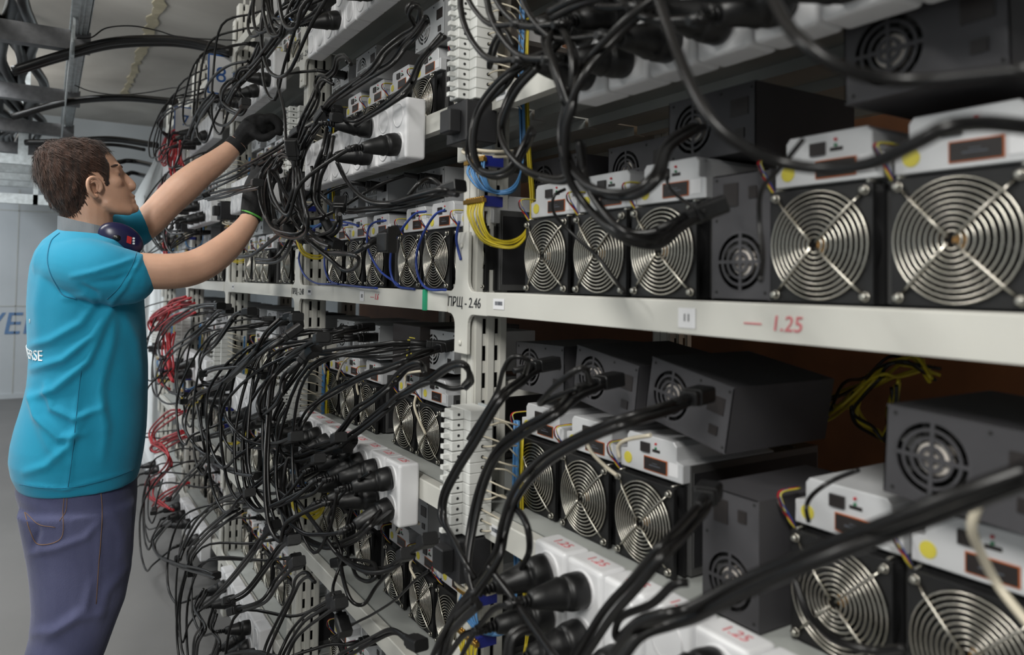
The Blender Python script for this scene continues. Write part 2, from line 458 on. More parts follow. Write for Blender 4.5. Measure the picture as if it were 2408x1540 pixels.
# ------------------------------------------------------------------ racks
UY = [0.12, 1.20, 2.27, 3.32, 4.38, 5.43]
SZ = [0.27, 0.645, 1.02, 1.40, 1.758, 2.13, 2.42]     # beam top heights
BAYN = ['nearest bay', 'second bay', 'third bay', 'fourth bay', 'farthest bay']
SHN = ['lowest shelf', 'second-lowest shelf', 'shelf under the middle beam', 'middle shelf',
       'shelf over the middle one', 'second-highest shelf', 'top shelf']
FX, RXB, RTOP = 0.655, 1.22, 2.60

def upright_mesh():
    m = MB(); H = RTOP
    # front flange (faces the aisle)
    m.box(0, .0025, 0, .045, 0, H); m.box(0, .07, .042, .045, 0, H)
    # side facing the camera: ribbed and slotted, real openings
    xs = [(0, .0), ]
    ribs = [(.0, .018), (.026, .044), (.052, .070)]
    for a, b in ribs: m.box(a, b, -.004, -.001, 0, H)
    for a, b in ribs: m.box(a + .003, b - .003, -.007, -.004, 0, H)
    for a, b in ((.018, .026), (.044, .052)):
        z = 0.0
        while z < H:
            m.box(a, b, -.002, 0.0, z, z + .022, 0); z += .05
    m.box(.0, .07, .02, .022, 0, H, 1)
    return m.mesh('upright', ['rack_paint', 'slot_dark'])
UPM = upright_mesh()
def gusset_mesh():
    """end plate of a beam with the hollow fillets up and down the upright (poly in y,z)"""
    def fil(cy, cz, r, a0, a1, n=5): return [(cy + r * math.cos(math.radians(a0 + (a1 - a0) * k / n)), cz + r * math.sin(math.radians(a0 + (a1 - a0) * k / n))) for k in range(n + 1)]
    r = .022
    p = [(-.075, -.042), (-.002 - r, -.042)] + fil(-.002 - r, -.042 - r, r, 90, 0) + [(-.002, -.115), (.047, -.115)] + \
        fil(.047 + r, -.042 - r, r, 180, 90) + [(.075, -.042), (.075, .0)] + fil(.047 + r, r, r, 270, 180) + [(.047, .11), (-.002, .11)] + fil(-.002 - r, r, r, 0, -90) + [(-.075, 0)]
    m = MB(); m.prism([(a, b) for a, b in p], -.010, -.002)
    m.lathe([(-.014, .004), (-.010, .006)], 10, 0, (0, .022, .085)); m.lathe([(-.014, .004), (-.010, .006)], 10, 0, (0, .022, -.095))
    return bevel_mesh(m.mesh('beam_connector', 'rack_paint'), .0012, 1, 1.0)
GUM = gusset_mesh()
def beam_mesh(L):
    m = MB()
    m.prism([(0.0, -.040), (0.0, -.002), (.002, 0), (.022, 0), (.022, -.004), (.004, -.004), (.004, -.036), (.020, -.036), (.020, -.040)], 0, L, axis='y')
    return m.mesh('shelf_beam', 'rack_paint')
def board_mesh(L):
    m = MB(); D = RXB - FX - .04
    m.box(0, D, 0, L, -.004, 0)
    m.box(0, .0015, 0, L, -.03, 0); m.box(D - .0015, D, 0, L, -.03, 0)
    for k in range(1, 4): m.box(D * k / 4 - .015, D * k / 4 + .015, 0, L, -.022, -.004)
    return m.mesh('shelf_board', 'board_paint')
RACKS = []
for bi in range(5):
    y0, y1 = UY[bi], UY[bi + 1]
    L = y1 - y0
    rk = empty('storage_rack', (FX, y0, 0))
    tag(rk, ['white metal shelving rack in the nearest bay, full height at the right of the picture', 'white metal shelving rack in the second bay, left of the upright marked 2.46',
             'white metal shelving rack in the third bay, beside the gloved hands', 'white metal shelving rack in the fourth bay, behind the forearm',
             'white metal shelving rack in the farthest bay, next to the white sheet'][bi], 'shelving', 'white shelving racks in one row')
    RACKS.append(rk)
    ends = [y0, y1] if bi == 4 else [y0]
    for yy in ends:
        link('upright', UPM, rk, (.012, yy - y0, 0))
        link('upright', UPM, rk, (RXB - FX - .07, yy - y0, 0))
        for z in (.4, 1.2, 2.0):
            link('cross_brace', MB().box(.075, RXB - FX - .07, .012, .03, z, z + .03).mesh('cross_brace', 'rack_paint'), rk, (0, yy - y0, 0))
    bm, bo = beam_mesh(L - .15), board_mesh(L - .01)
    for si, z in enumerate(SZ):
        link('shelf_beam', bm, rk, (-.004, .075, z))
        link('shelf_beam', bm, rk, (RXB - FX - .02, .075, z))
        if si < 6: link('shelf_board', bo, rk, (.022, .005, z - .001))
        for yy in ends:
            link('beam_connector', GUM, rk, (.008, yy - y0, z))
# stickers and hand writing on the middle beams (flat print lying on the beam faces)
def bar_sticker(parent, y, z, w=.036, h=.018):
    s = link('barcode_sticker', MB().box(-.0006, 0, -w, 0, -h, 0).mesh('barcode_sticker', 'sticker_white'), parent, (-.0045, y, z))
    m = MB(); r = random.Random(int(y * 1000)); q = -w * .18
    while q > -w * .82:
        t = r.choice((.0006, .001, .0016)); m.box(-.0009, -.0006, q - t, q, -h * .62, -h * .25); q -= t + r.choice((.0006, .001))
    link('bar_lines', m.mesh('bar_lines', 'sticker_print'), s)
for bi in range(5):
    for si in (2, 3, 4, 5):
        bar_sticker(RACKS[bi], UY[bi + 1] - UY[bi] - .10, SZ[si] - .010)
def num_sticker(parent, y, z, body, w=.028, h=.024):
    s = link('number_sticker', MB().box(-.0006, 0, -w / 2, w / 2, -h / 2, h / 2).mesh('number_sticker', 'sticker_white'), parent, (-.0045, y, z))
    text_on_front(body, .013, 'ink_black', -.0008, 0, 0, s, 'number')
def on_beam(px, X=FX): return yof(px, X, 720)
num_sticker(RACKS[0], on_beam(1622) - UY[0], SZ[3] - .021, '11')
text_on_front('\u2014  1.25', .023, 'ink_red', -.0048, on_beam(1822) - UY[0], SZ[3] - .021, RACKS[0], 'red_writing', .15)
num_sticker(RACKS[1], on_beam(855) - UY[1], SZ[3] - .021, '10')
text_on_front('\u2014 1.6', .020, 'ink_red', -.0048, on_beam(884) - UY[1], SZ[3] - .021, RACKS[1], 'red_writing', .3)
link('green_tape', MB().box(-.0055, .0, -.006, .006, -.041, .001).mesh('green_tape', 'tape_green'), RACKS[1], (-.0042, on_beam(1006) - UY[1], SZ[3]))
for bi, body in ((1, '\u041f\u0420\u0429 - 2.46'), (2, '\u041f\u0420\u0429 - 2.48')):
    text_on_front(body, .026, 'ink_black', -.0025, .012, SZ[3] - .021, RACKS[bi], 'hand_writing', .12)
text_on_front('\u041f\u0420\u0429 - 2.47', .026, 'ink_black', -.0025, .012, SZ[5] - .021, RACKS[2], 'hand_writing', .12)
# blue framed number boards above the racks
for k, (px0, px1, py0, py1, num, yb) in enumerate(((632, 712, -50, 38, '9', 2.44), (487, 552, 135, 218, '8', 3.42), (408, 462, 255, 312, '7', 4.46))):
    A, B = atY(px0, py1, yb), atY(px1, py0, yb)
    wd, hd = B.x - A.x, B.z - A.z
    s = empty('number_board', (A.x, yb, A.z))
    tag(s, ['white number board with a blue frame at the top edge, nearest of the three', 'white number board with a blue frame, middle of the three above the racks',
            'white number board with a blue frame, farthest one near the white sheet'][k], 'sign', 'blue framed number boards')
    link('panel', MB().box(0, wd, 0, .004, 0, hd).mesh('panel', 'sticker_white'), s)
    t = .006
    link('frame', MB().box(0, wd, -.002, 0, 0, t).box(0, wd, -.002, 0, hd - t, hd).box(0, t, -.002, 0, t, hd - t).box(wd - t, wd, -.002, 0, t, hd - t).mesh('frame', 'frame_blue'), s)
    o = link('digit', text_mesh(num, hd * .55, 'ink_blue', .0004), s)
    o.matrix_local = Matrix.Translation((wd * .5, -.001, hd * .48)) @ Matrix.Rotation(PI / 2, 4, 'X')
    link('bracket', MB().box(wd, FX + .01 - A.x + .02, .001, .004, hd * .4, hd * .5).mesh('bracket', 'zinc'), s)
# plywood screen behind the shelves
scr = link('plywood_screen', MB().box(2.05, 2.065, -0.4, 5.5, 0.0, 2.6).mesh('plywood_screen', 'plywood'))
tag(scr, 'warm brown plywood screen glimpsed behind the shelves', 'panel')

# ------------------------------------------------------------------ prototypes of the machines
def ring_square(m, x0, x1, half, R, seg=40, mi=0, cy=0, cz=0):
    """square plate with a round hole, thickness x0..x1"""
    def outer(a):
        c, s_ = math.cos(a), math.sin(a); k = half / max(abs(c), abs(s_)); return (c * k, s_ * k)
    vs = []
    for x in (x0, x1):
        for k in range(seg):
            a = 2 * PI * k / seg + PI / 4; o = outer(a); vs.append((x, cy + o[0], cz + o[1]))
        for k in range(seg):
            a = 2 * PI * k / seg + PI / 4; vs.append((x, cy + R * math.cos(a), cz + R * math.sin(a)))
    fs = []
    n = seg
    for k in range(n):
        j = (k + 1) % n
        fs.append((k, j, n + j, n + k)[::-1]); fs.append((2 * n + k, 2 * n + j, 3 * n + j, 3 * n + k))
        fs.append((k, j, 2 * n + j, 2 * n + k)); fs.append((n + k, n + j, 3 * n + j, 3 * n + k)[::-1])
    m.add(vs, fs, mi)
def guard_mesh(seg=40, sides=5, rings=10):
    m = MB(); wr = .0014
    for k in range(rings):
        R = .0565 - k * (.0525 / (rings - .2))
        if R < .003: continue
        ng = max(12, int(seg * (0.4 + 0.6 * R / .0565)))
        m.tube([(-.003 - .004 * (1 - (R / .0565) ** 2), R * math.cos(2 * PI * i / ng), R * math.sin(2 * PI * i / ng)) for i in range(ng)], wr, sides, closed=True)
    for a in (45, 135, 225, 315):
        c, s_ = math.cos(math.radians(a)), math.sin(math.radians(a))
        m.tube([(-.0095, c * .004, s_ * .004), (-.0085, c * .03, s_ * .03), (-.0055, c * .0565, s_ * .0565), (-.002, c * .068, s_ * .068)], .0016, sides)
        # eyelet
        m.tube([(-.0015, c * .0742 + .0042 * math.cos(t * PI / 4), s_ * .0742 + .0042 * math.sin(t * PI / 4)) for t in range(8)], .0014, 4, closed=True)
    return m.mesh('fan_guard', 'steel_wire')
GUARD = guard_mesh(); GUARD_LO = guard_mesh(24, 4, 8)
def fan_frame_mesh():
    m = MB(); ring_square(m, .0, .006, .06, .0575); ring_square(m, .019, .025, .06, .0575)
    # duct
    seg = 40; vs = []
    for x in (.006, .019):
        for k in range(seg): vs.append((x, .0585 * math.cos(2 * PI * k / seg), .0585 * math.sin(2 * PI * k / seg)))
    m.add(vs, [(k, (k + 1) % seg, seg + (k + 1) % seg, seg + k) for k in range(seg)], 0, True)
    m.box(-.0005, .0, -.058, .058, -.0595, -.058)
    return m.mesh('fan_frame', 'fan_black')
FRAME = fan_frame_mesh()
def rotor_mesh(R=.054, hub=.019, blades=7, rx=.008, mats=('blade_grey', 'hub_label')):
    m = MB(); m.lathe([(rx + .014, hub), (rx, hub), (rx - .001, hub * .9), (rx - .0012, .001)], 20, 0)
    m.lathe([(rx - .0022, hub * .35), (rx - .0012, hub * .36)], 12, 1)
    for b in range(blades):
        a0 = 2 * PI * b / blades; vs = []
        for i in range(5):
            r = hub + (R - hub) * i / 4
            for j in range(5):
                a = a0 + (j / 4) * .78 + .22 * (i / 4)
                vs.append((rx + .001 + .013 * j / 4, r * math.cos(a), r * math.sin(a)))
        m.add(vs, [(i * 5 + j, i * 5 + j + 1, (i + 1) * 5 + j + 1, (i + 1) * 5 + j) for i in range(4) for j in range(4)], 0, True)
    return m.mesh('fan_rotor', list(mats))
ROTOR = rotor_mesh()
SCREW = MB().lathe([(-.001, .0015), (-.004, .0036), (-.0055, .0040), (-.0065, .002)], 8).mesh('screw', 'screw_steel')
ROD = MB().lathe([(.002, .0016), (.024, .0016)], 6).mesh('standoff_rod', 'screw_steel')
def casing_mesh():
    m = MB(); m.box(.026, .30, -.0665, .0665, .001, .150)
    m.box(.03, .296, -.0675, -.0665, .012, .140, 1); m.box(.03, .296, .0665, .0675, .012, .140, 1)
    for k in range(5): m.box(.05 + k * .05, .054 + k * .05, -.06, .06, .150, .152)
    return bevel_mesh(m.mesh('casing', ['case_grey', 'case_dark']), .001, 1, 1.2)
CASING = casing_mesh()
def control_mesh():
    m = MB(); m.prism([(-.064, .126), (.064, .126), (.064, .152), (.050, .154), (.050, .174), (.045, .180), (-.046, .180), (-.052, .174), (-.052, .154), (-.064, .152)], .012, .20)
    return bevel_mesh(m.mesh('control_box', 'control_metal'), .0012, 1, 1.0)
CONTROL = control_mesh()
def plate(y0, y1, z0, z1, x, t, m_, name):
    return MB().box(x - t, x, y0, y1, z0, z1).mesh(name, m_)
def nameplate_mesh():
    m = MB().box(.0108, .012, -.035, .012, .1315, .151, 0); m.box(.0104, .0108, -.0338, .0108, .1327, .1498, 1)
    m.box(.0101, .0104, -.022, .0, .139, .1405, 2); m.box(.0101, .0104, -.016, -.006, .1425, .1435, 2)
    return m.mesh('name_plate', ['label_orange', 'label_black', 'sticker_print'])
NPLATE = nameplate_mesh()
WSTICK = plate(-.056, -.0385, .133, .151, .012, .0006, 'sticker_white', 'white_sticker')
YSTICK = MB().lathe([(.0112, .0085), (.012, .0085)], 14, 0, (0, .047, .141)).mesh('yellow_sticker', 'sticker_yellow')
PORT = MB().box(.009, .0125, .0, .018, .1565, .170).box(.0115, .0125, -.02, -.005, .159, .163).mesh('network_port', 'label_black')
LEDS = MB().lathe([(.010, .0015), (.012, .0018)], 8, 0, (0, -.012, .171)).mesh('status_light', 'led_red')
LEDG = MB().lathe([(.010, .0015), (.012, .0018)], 8, 0, (0, -.012, .165)).mesh('status_light', 'led_green')
TWIST = {}
def ribbon_mesh():
    m = MB(); rr = random.Random(3)
    for k, c in enumerate((0, 1, 2, 3)):
        pts = [(.03, .070 + .002 * k, .16), (.0, .073 + .004 * math.sin(k), .158), (-.006 + .004 * math.cos(k * 2), .069, .145), (.004, .066, .128 + .002 * k), (.016, .064, .115)]
        m.tube(spline(pts, 5), .0012, 4, c)
    return m.mesh('fan_lead', ['sticker_yellow', 'led_red', 'label_black', 'cord_blue'])
LEAD = ribbon_mesh()

ORD = ['first', 'second', 'third', 'fourth', 'fifth', 'sixth', 'seventh', 'eighth', 'ninth', 'tenth', 'eleventh', 'twelfth', 'thirteenth', 'fourteenth', 'fifteenth', 'sixteenth']
MINERS = {}
def miner(bi, si, y, z, X, detail, idx, rz=0.0, control=True):
    e = empty('mining_machine', (X, y, z), (0, 0, rz))
    tag(e, f'black fan machine, {ORD[idx]} from near end, {SHN[si]}, {BAYN[bi]}', 'computer', f'mining machines on the {SHN[si]} of the {BAYN[bi]}')
    link('casing', CASING, e)
    fr = link('fan_frame', FRAME, e, (0, 0, .0605))
    link('fan_rotor', ROTOR, e, (0, 0, .0605), (random.random() * 6, 0, 0))
    link('fan_guard', GUARD if detail >= 1 else GUARD_LO, e, (0, 0, .0605))
    if detail >= 1:
        for sy in (-1, 1):
            for sz in (-1, 1):
                link('screw', SCREW, e, (-.001, sy * .0525, .0605 + sz * .0525))
        if detail >= 2:
            for sy in (-1, 1): link('standoff_rod', ROD, e, (0, sy * .054, .1225))
    if control:
        c = link('control_box', CONTROL, e)
        link('name_plate', NPLATE, c); link('white_sticker', WSTICK, c)
        if detail >= 1:
            link('yellow_sticker', YSTICK, c); link('network_port', PORT, c)
            link('status_light', LEDS, c); link('status_light', LEDG, c)
            link('fan_lead', LEAD, e)
    return e
# power supply: face 150 (y) x 86 (z); fan grille at +y, inlet at -y
def psu_case(m_):
    m = MB()
    hx = .0012
    # face plate: left square with round hole + right plate
    ring_square(m, 0, hx, .041, .0365, 32, 0, .030, .043)
    m.box(0, hx, -.075, -.011, .002, .084); m.box(0, hx, .071, .075, .002, .084)
    m.box(0, .20, -.075, .075, .0, .002); m.box(0, .20, -.075, .075, .084, .086)
    m.box(0, .20, -.075, -.0735, .002, .084); m.box(0, .20, .0735, .075, .002, .084); m.box(.1985, .20, -.0735, .0735, .002, .084)
    m.box(.03, .032, -.0735, .0735, .002, .084, 1)
    for (a, b) in ((.066, .079), (-.069, .079), (.066, .007), (-.069, .007), (-.02, .079)):
        m.lathe([(-.0006, .0018), (0, .0022)], 6, 1, (0, a, b))
    return m.mesh('case', [m_, 'slot_dark'])
PSUC = {k: psu_case(k) for k in ('psu_dark', 'psu_silver')}
def psu_grille(m_):
    m = MB()
    for r0, r1 in ((.0335, .0365), (.0255, .0285), (.0175, .0205), (.0085, .0125)):
        seg = 32; vs = []
        for x in (0.0, .0012):
            for r in (r0, r1):
                for k in range(seg): vs.append((x, r * math.cos(2 * PI * k / seg), r * math.sin(2 * PI * k / seg)))
        fs = []
        for k in range(seg):
            j = (k + 1) % seg
            fs += [(k, j, seg + j, seg + k)[::-1], (2 * seg + k, 2 * seg + j, 3 * seg + j, 3 * seg + k), (k, j, 2 * seg + j, 2 * seg + k), (seg + k, seg + j, 3 * seg + j, 3 * seg + k)[::-1]]
        m.add(vs, fs)
    for k in range(4):
        a = k * PI / 2 + .0; c, s_ = math.cos(a), math.sin(a); w_ = .002
        q = [(c * .0 - s_ * w_, s_ * .0 + c * w_), (c * .0 + s_ * w_, s_ * .0 - c * w_), (c * .0365 + s_ * w_, s_ * .0365 - c * w_), (c * .0365 - s_ * w_, s_ * .0365 + c * w_)]
        m.prism(q, -.0002, .0013)
    m.lathe([(-.0004, .004), (.0013, .004)], 10)
    return m.mesh('fan_grille', m_)
PSUG = {k: psu_grille(k) for k in ('psu_dark', 'psu_silver')}
def psu_rotor():
    m = MB(); m.lathe([(.018, .016), (.005, .016), (.0045, .0155), (.0044, .001)], 20, 1)
    for b in range(7):
        a0 = 2 * PI * b / 7; vs = []
        for i in range(3):
            r = .016 + .019 * i / 2
            for j in range(3):
                a = a0 + j * .3 + .15 * i; vs.append((.006 + .006 * j, r * math.cos(a), r * math.sin(a)))
        m.add(vs, [(i * 3 + j, i * 3 + j + 1, (i + 1) * 3 + j + 1, (i + 1) * 3 + j) for i in range(2) for j in range(2)], 0)
    return m.mesh('fan_rotor', ['fan_black', 'hub_bright'])
PSUR = psu_rotor()
INLET = MB().box(-.001, .001, -.064, -.036, .046, .068).mesh('power_inlet', 'label_black')
PSWITCH = MB().box(-.0015, .001, -.058, -.044, .018, .030).mesh('switch', 'label_black')
PSUS = []
def psu(bi, si, y, z, X, kind, idx, roll=0.0, upright=False, rz=0.0, extra=''):
    e = empty('power_supply', (X, y, z))
    if upright:   # stands on its short side, fan grille below
        e.rotation_euler = (PI / 2 * -1, 0, rz); 
    else:
        e.rotation_euler = (roll, 0, rz)
    tone = 'charcoal' if kind == 'psu_dark' else 'silver'
    pose = 'upright ' if upright else ('tilted ' if abs(roll) > .1 else '')
    tag(e, f'{pose}{tone} power supply, {ORD[idx]} from near end, {SHN[si]}, {BAYN[bi]}', 'power supply', f'power supplies on the {SHN[si]} of the {BAYN[bi]}')
    link('case', PSUC[kind], e); link('fan_grille', PSUG[kind], e, (0, .030, .043))
    link('fan_rotor', PSUR, e, (0, .030, .043), (idx * .7, 0, 0)); link('power_inlet', INLET, e); link('switch', PSWITCH, e)
    bpy.context.view_layer.update()
    Mx = e.matrix_basis
    PSUS.append((bi, si, Mx @ Vector((-.001, -.050, .057)), (Mx.to_3x3() @ Vector((-1, 0, 0)))))
    return e

# ------------------------------------------------------------------ placing the machines
random.seed(7)
FXS = {0: .725, 1: .73, 2: .725, 3: .68, 4: .71, 5: .71}
ZUP = .0015
MY = {
 (0, 3): [yof(q, .68) for q in (2243, 1940, 1555, 1418, 1300)],
 (0, 2): [yof(q, .725) for q in (2275, 1965, 1515, 1380, 1260)],
 (1, 3): [yof(q, .68) for q in (1100, 1036, 960, 875, 837, 785)],
 (1, 2): [yof(q, .725) for q in (1013, 957, 865, 826, 790)],
 (1, 1): [yof(q, .73) for q in (1070, 1006, 938, 867, 810, 775)],
 (2, 3): [yof(q, .68) for q in (700, 675, 621, 603, 581)],
}
for bi in range(5):
    for si in range(6):
        if bi == 0 and si in (0,): continue
        X = FXS[si]; z = SZ[si] + ZUP
        ys = MY.get((bi, si))
        if ys is None:
            ys = []; y = UY[bi] + .12
            while y < UY[bi + 1] - .10 and len(ys) < (7 if bi < 2 else 6):
                ys.append(y); y += random.choice((.137, .14, .15, .16, .21))
        last = -9
        for k, y in enumerate(sorted(ys)):
            if y - last < .1365: y = last + .1365
            last = y
            det = 2 if bi == 0 else (1 if bi < 3 else 0)
            miner(bi, si, y, z, X + random.uniform(0, .008), det, k, 0, True)
            MINERS.setdefault((bi, si), []).append(y)
# power supplies ------------------------------------------------------------
ztop = .1535
def P0(bi, si, px, py, kind, idx, roll=0, dz=.185, dx=0, upright=False, rz=0):
    """power supply whose face centre shows near pixel px in its shelf plane"""
    X = FXS[si] + dx
    y = yof(px, X, py)
    return psu(bi, si, y, SZ[si] + dz, X, kind, idx, roll, upright, rz)
# nearest bay, middle shelf: row on top of the control boxes
P0(0, 3, 2165, 250, 'psu_dark', 0, -.02, .200, -.015)
P0(0, 3, 1668, 330, 'psu_dark', 2, .0, .185, .05)
P0(0, 3, 1500, 355, 'psu_dark', 3, .0, .160, .12)
P0(0, 3, 1300, 365, 'psu_dark', 4, .0, .160, .10)
# standing one between the machines
y_ = yof(1740, .69); psu(0, 3, y_ - .043, SZ[3] + .0765, .69, 'psu_dark', 1, 0, True)
y_ = yof(1745, .72); psu(0, 2, y_ - .043, SZ[2] + .0765, .70, 'psu_dark', 1, 0, True)
P0(0, 2, 2262, 1010, 'psu_dark', 0, .05, .195, -.02)
P0(0, 2, 1605, 900, 'psu_dark', 2, .17, .200, .0)
P0(0, 2, 1415, 870, 'psu_dark', 3, .13, .205, .0)
P0(0, 2, 1268, 860, 'psu_dark', 4, -.02, .205, .01)
# nearest bay, upper shelf
for k, yy in enumerate((.40, .58, .76, .95)): psu(0, 4, yy, SZ[4] + .187, .74, 'psu_dark', k)
# second bay
P0(1, 2, 1032, 820, 'psu_silver', 0, 0, .205, .0)
P0(1, 2, 868, 800, 'psu_silver', 2, 0, .195, .0)
P0(1, 2, 812, 800, 'psu_silver', 3, 0, .195, .01)
P0(1, 3, 1010, 470, 'psu_silver', 0, 0, .187, .06)
P0(1, 3, 885, 470, 'psu_silver', 1, 0, .187, .01)
P0(1, 3, 820, 480, 'psu_silver', 2, 0, .187, .02)
P0(1, 4, 1010, 80, 'psu_silver', 0, 0, .187, .0)
P0(1, 4, 860, 160, 'psu_silver', 1, 0, .187, .0)
P0(1, 4, 800, 180, 'psu_silver', 2, 0, .187, .0)
P0(1, 1, 975, 1170, 'psu_silver', 0, 0, .187, .02)
P0(1, 1, 860, 1130, 'psu_silver', 1, 0, .187, .02)
for bi in range(1, 5):
    for si in range(0, 6):
        if bi == 1 and si in (1, 2, 3, 4): continue
        n = 4 if bi < 4 else 3
        for k in range(n):
            y = UY[bi] + .2 + k * .235 + random.uniform(-.03, .03)
            psu(bi, si, y, SZ[si] + .187, FXS[si] + random.uniform(0, .03), 'psu_silver' if random.random() < .7 else 'psu_dark', k)
# black carton with the yellow coin sign in the second bay
cb = empty('black_carton', (.70, yof(957, .70), SZ[2] + .187))
tag(cb, 'black carton with a yellow coin letter between the silver power supplies', 'box')
link('box', bevel_mesh(MB().box(0, .26, -.075, .075, 0, .11).mesh('box', 'label_black'), .001, 1, 1.2), cb)
m_ = text_mesh('\u20bf', .055, 'sticker_yellow')
o = link('coin_letter', m_, cb); o.matrix_local = Matrix.Translation((-.0006, -.02, .05)) @ Matrix(((0, 0, -1), (-1, 0, 0), (0, 1, 0))).to_4x4()
link('print_dots', MB().box(-.0006, 0, -.05, -.02, .082, .084).box(-.0006, 0, -.06, -.05, .02, .03).mesh('print_dots', 'sticker_yellow'), cb)

# ------------------------------------------------------------------ socket blocks
def block_mesh():
    m = MB(); m.box(-.045, 0, -.0375, .0375, -.0625, .0625)
    me = m.mesh('housing', 'socket_white')
    return bevel_mesh(me, .006, 3, 1.0)
BLOCK = block_mesh()
def face_mesh():
    m = MB(); m.lathe([(-.0465, .0225), (-.0455, .0215), (-.0452, .020), (-.0450, .001)], 20, 0)
    seg = 20
    m.lathe([(-.045, .0255), (-.0470, .0250), (-.0470, .0225), (-.045, .0215)], seg, 0, caps=False)
    m.lathe([(-.0456, .003), (-.0436, .003)], 6, 2, (0, .009, 0)); m.lathe([(-.0456, .003), (-.0436, .003)], 6, 2, (0, -.009, 0))
    return m.mesh('socket', ['socket_white', 'board_paint', 'slot_dark'])
SFACE = face_mesh()
TOPTXT = text_mesh('1.25', .021, 'ink_red')
BLK = {}
def socket_block(bi, si, y, k, marked):
    z = SZ[si] - .030
    e = empty('socket_block', (FX - .006, y, z))
    tag(e, f'white double socket, {ORD[k]} from near end, {SHN[si]}, {BAYN[bi]}', 'socket', f'white double sockets on the {SHN[si]} of the {BAYN[bi]}')
    link('housing', BLOCK, e)
    for zz in (-.030, .030): link('socket', SFACE, e, (0, 0, zz))
    if marked:
        o = link('red_mark', TOPTXT, e)
        o.matrix_local = Matrix.Translation((-.022, -.002, .0627)) @ Matrix.Rotation(-PI / 2, 4, 'Z')
    BLK.setdefault((bi, si), []).append((y, z))
for bi in range(5):
    for si in (0, 2, 4, 5):
        if bi == 0 and si in (0, 5): continue
        y = UY[bi] + .215; n = 9 if bi in (0, 1) else 8
        if bi == 0: y = .24; n = 8 if si == 4 else 9
        for k in range(n):
            socket_block(bi, si, y, k, bi < 2 and si == 2); y += .0775
# ------------------------------------------------------------------ breaker columns and terminal bars on the uprights
def breaker_mesh():
    m = MB(); h = .0172
    m.box(-.045, .0, -.0, .072, 0, h)            # body
    m.box(-.068, -.045, .022, .052, .0006, h - .0006)   # raised nose
    return bevel_mesh(m.mesh('breaker', 'breaker_grey'), .0012, 1, 1.0)
BRK = breaker_mesh()
TOG = MB().box(-.080, -.068, .030, .040, .005, .012).mesh('toggle', 'breaker_grey')
TERM = MB().lathe([(-.0005, .0032), (.001, .0032)], 8, 0, (-.020, 0, .0086), axis='y').lathe([(-.0005, .0026), (.001, .0026)], 8, 0, (-.055, .022, .0086), axis='y').mesh('terminal_hole', 'slot_dark')
MAINB = bevel_mesh(MB().box(-.062, 0, .0, .074, 0, .072).box(-.085, -.062, .018, .056, .016, .056).mesh('main_breaker', 'case_dark'), .002, 1, 1.0)
COLN = ['nearest upright', 'second upright', 'third upright', 'fourth upright', 'fifth upright', 'last upright']
def lead(pts, r, m_, parent, name, per=5, sides=5):
    return link(name, MB().tube(spline(pts, per), r, sides).mesh(name, m_), parent)
CX = .662
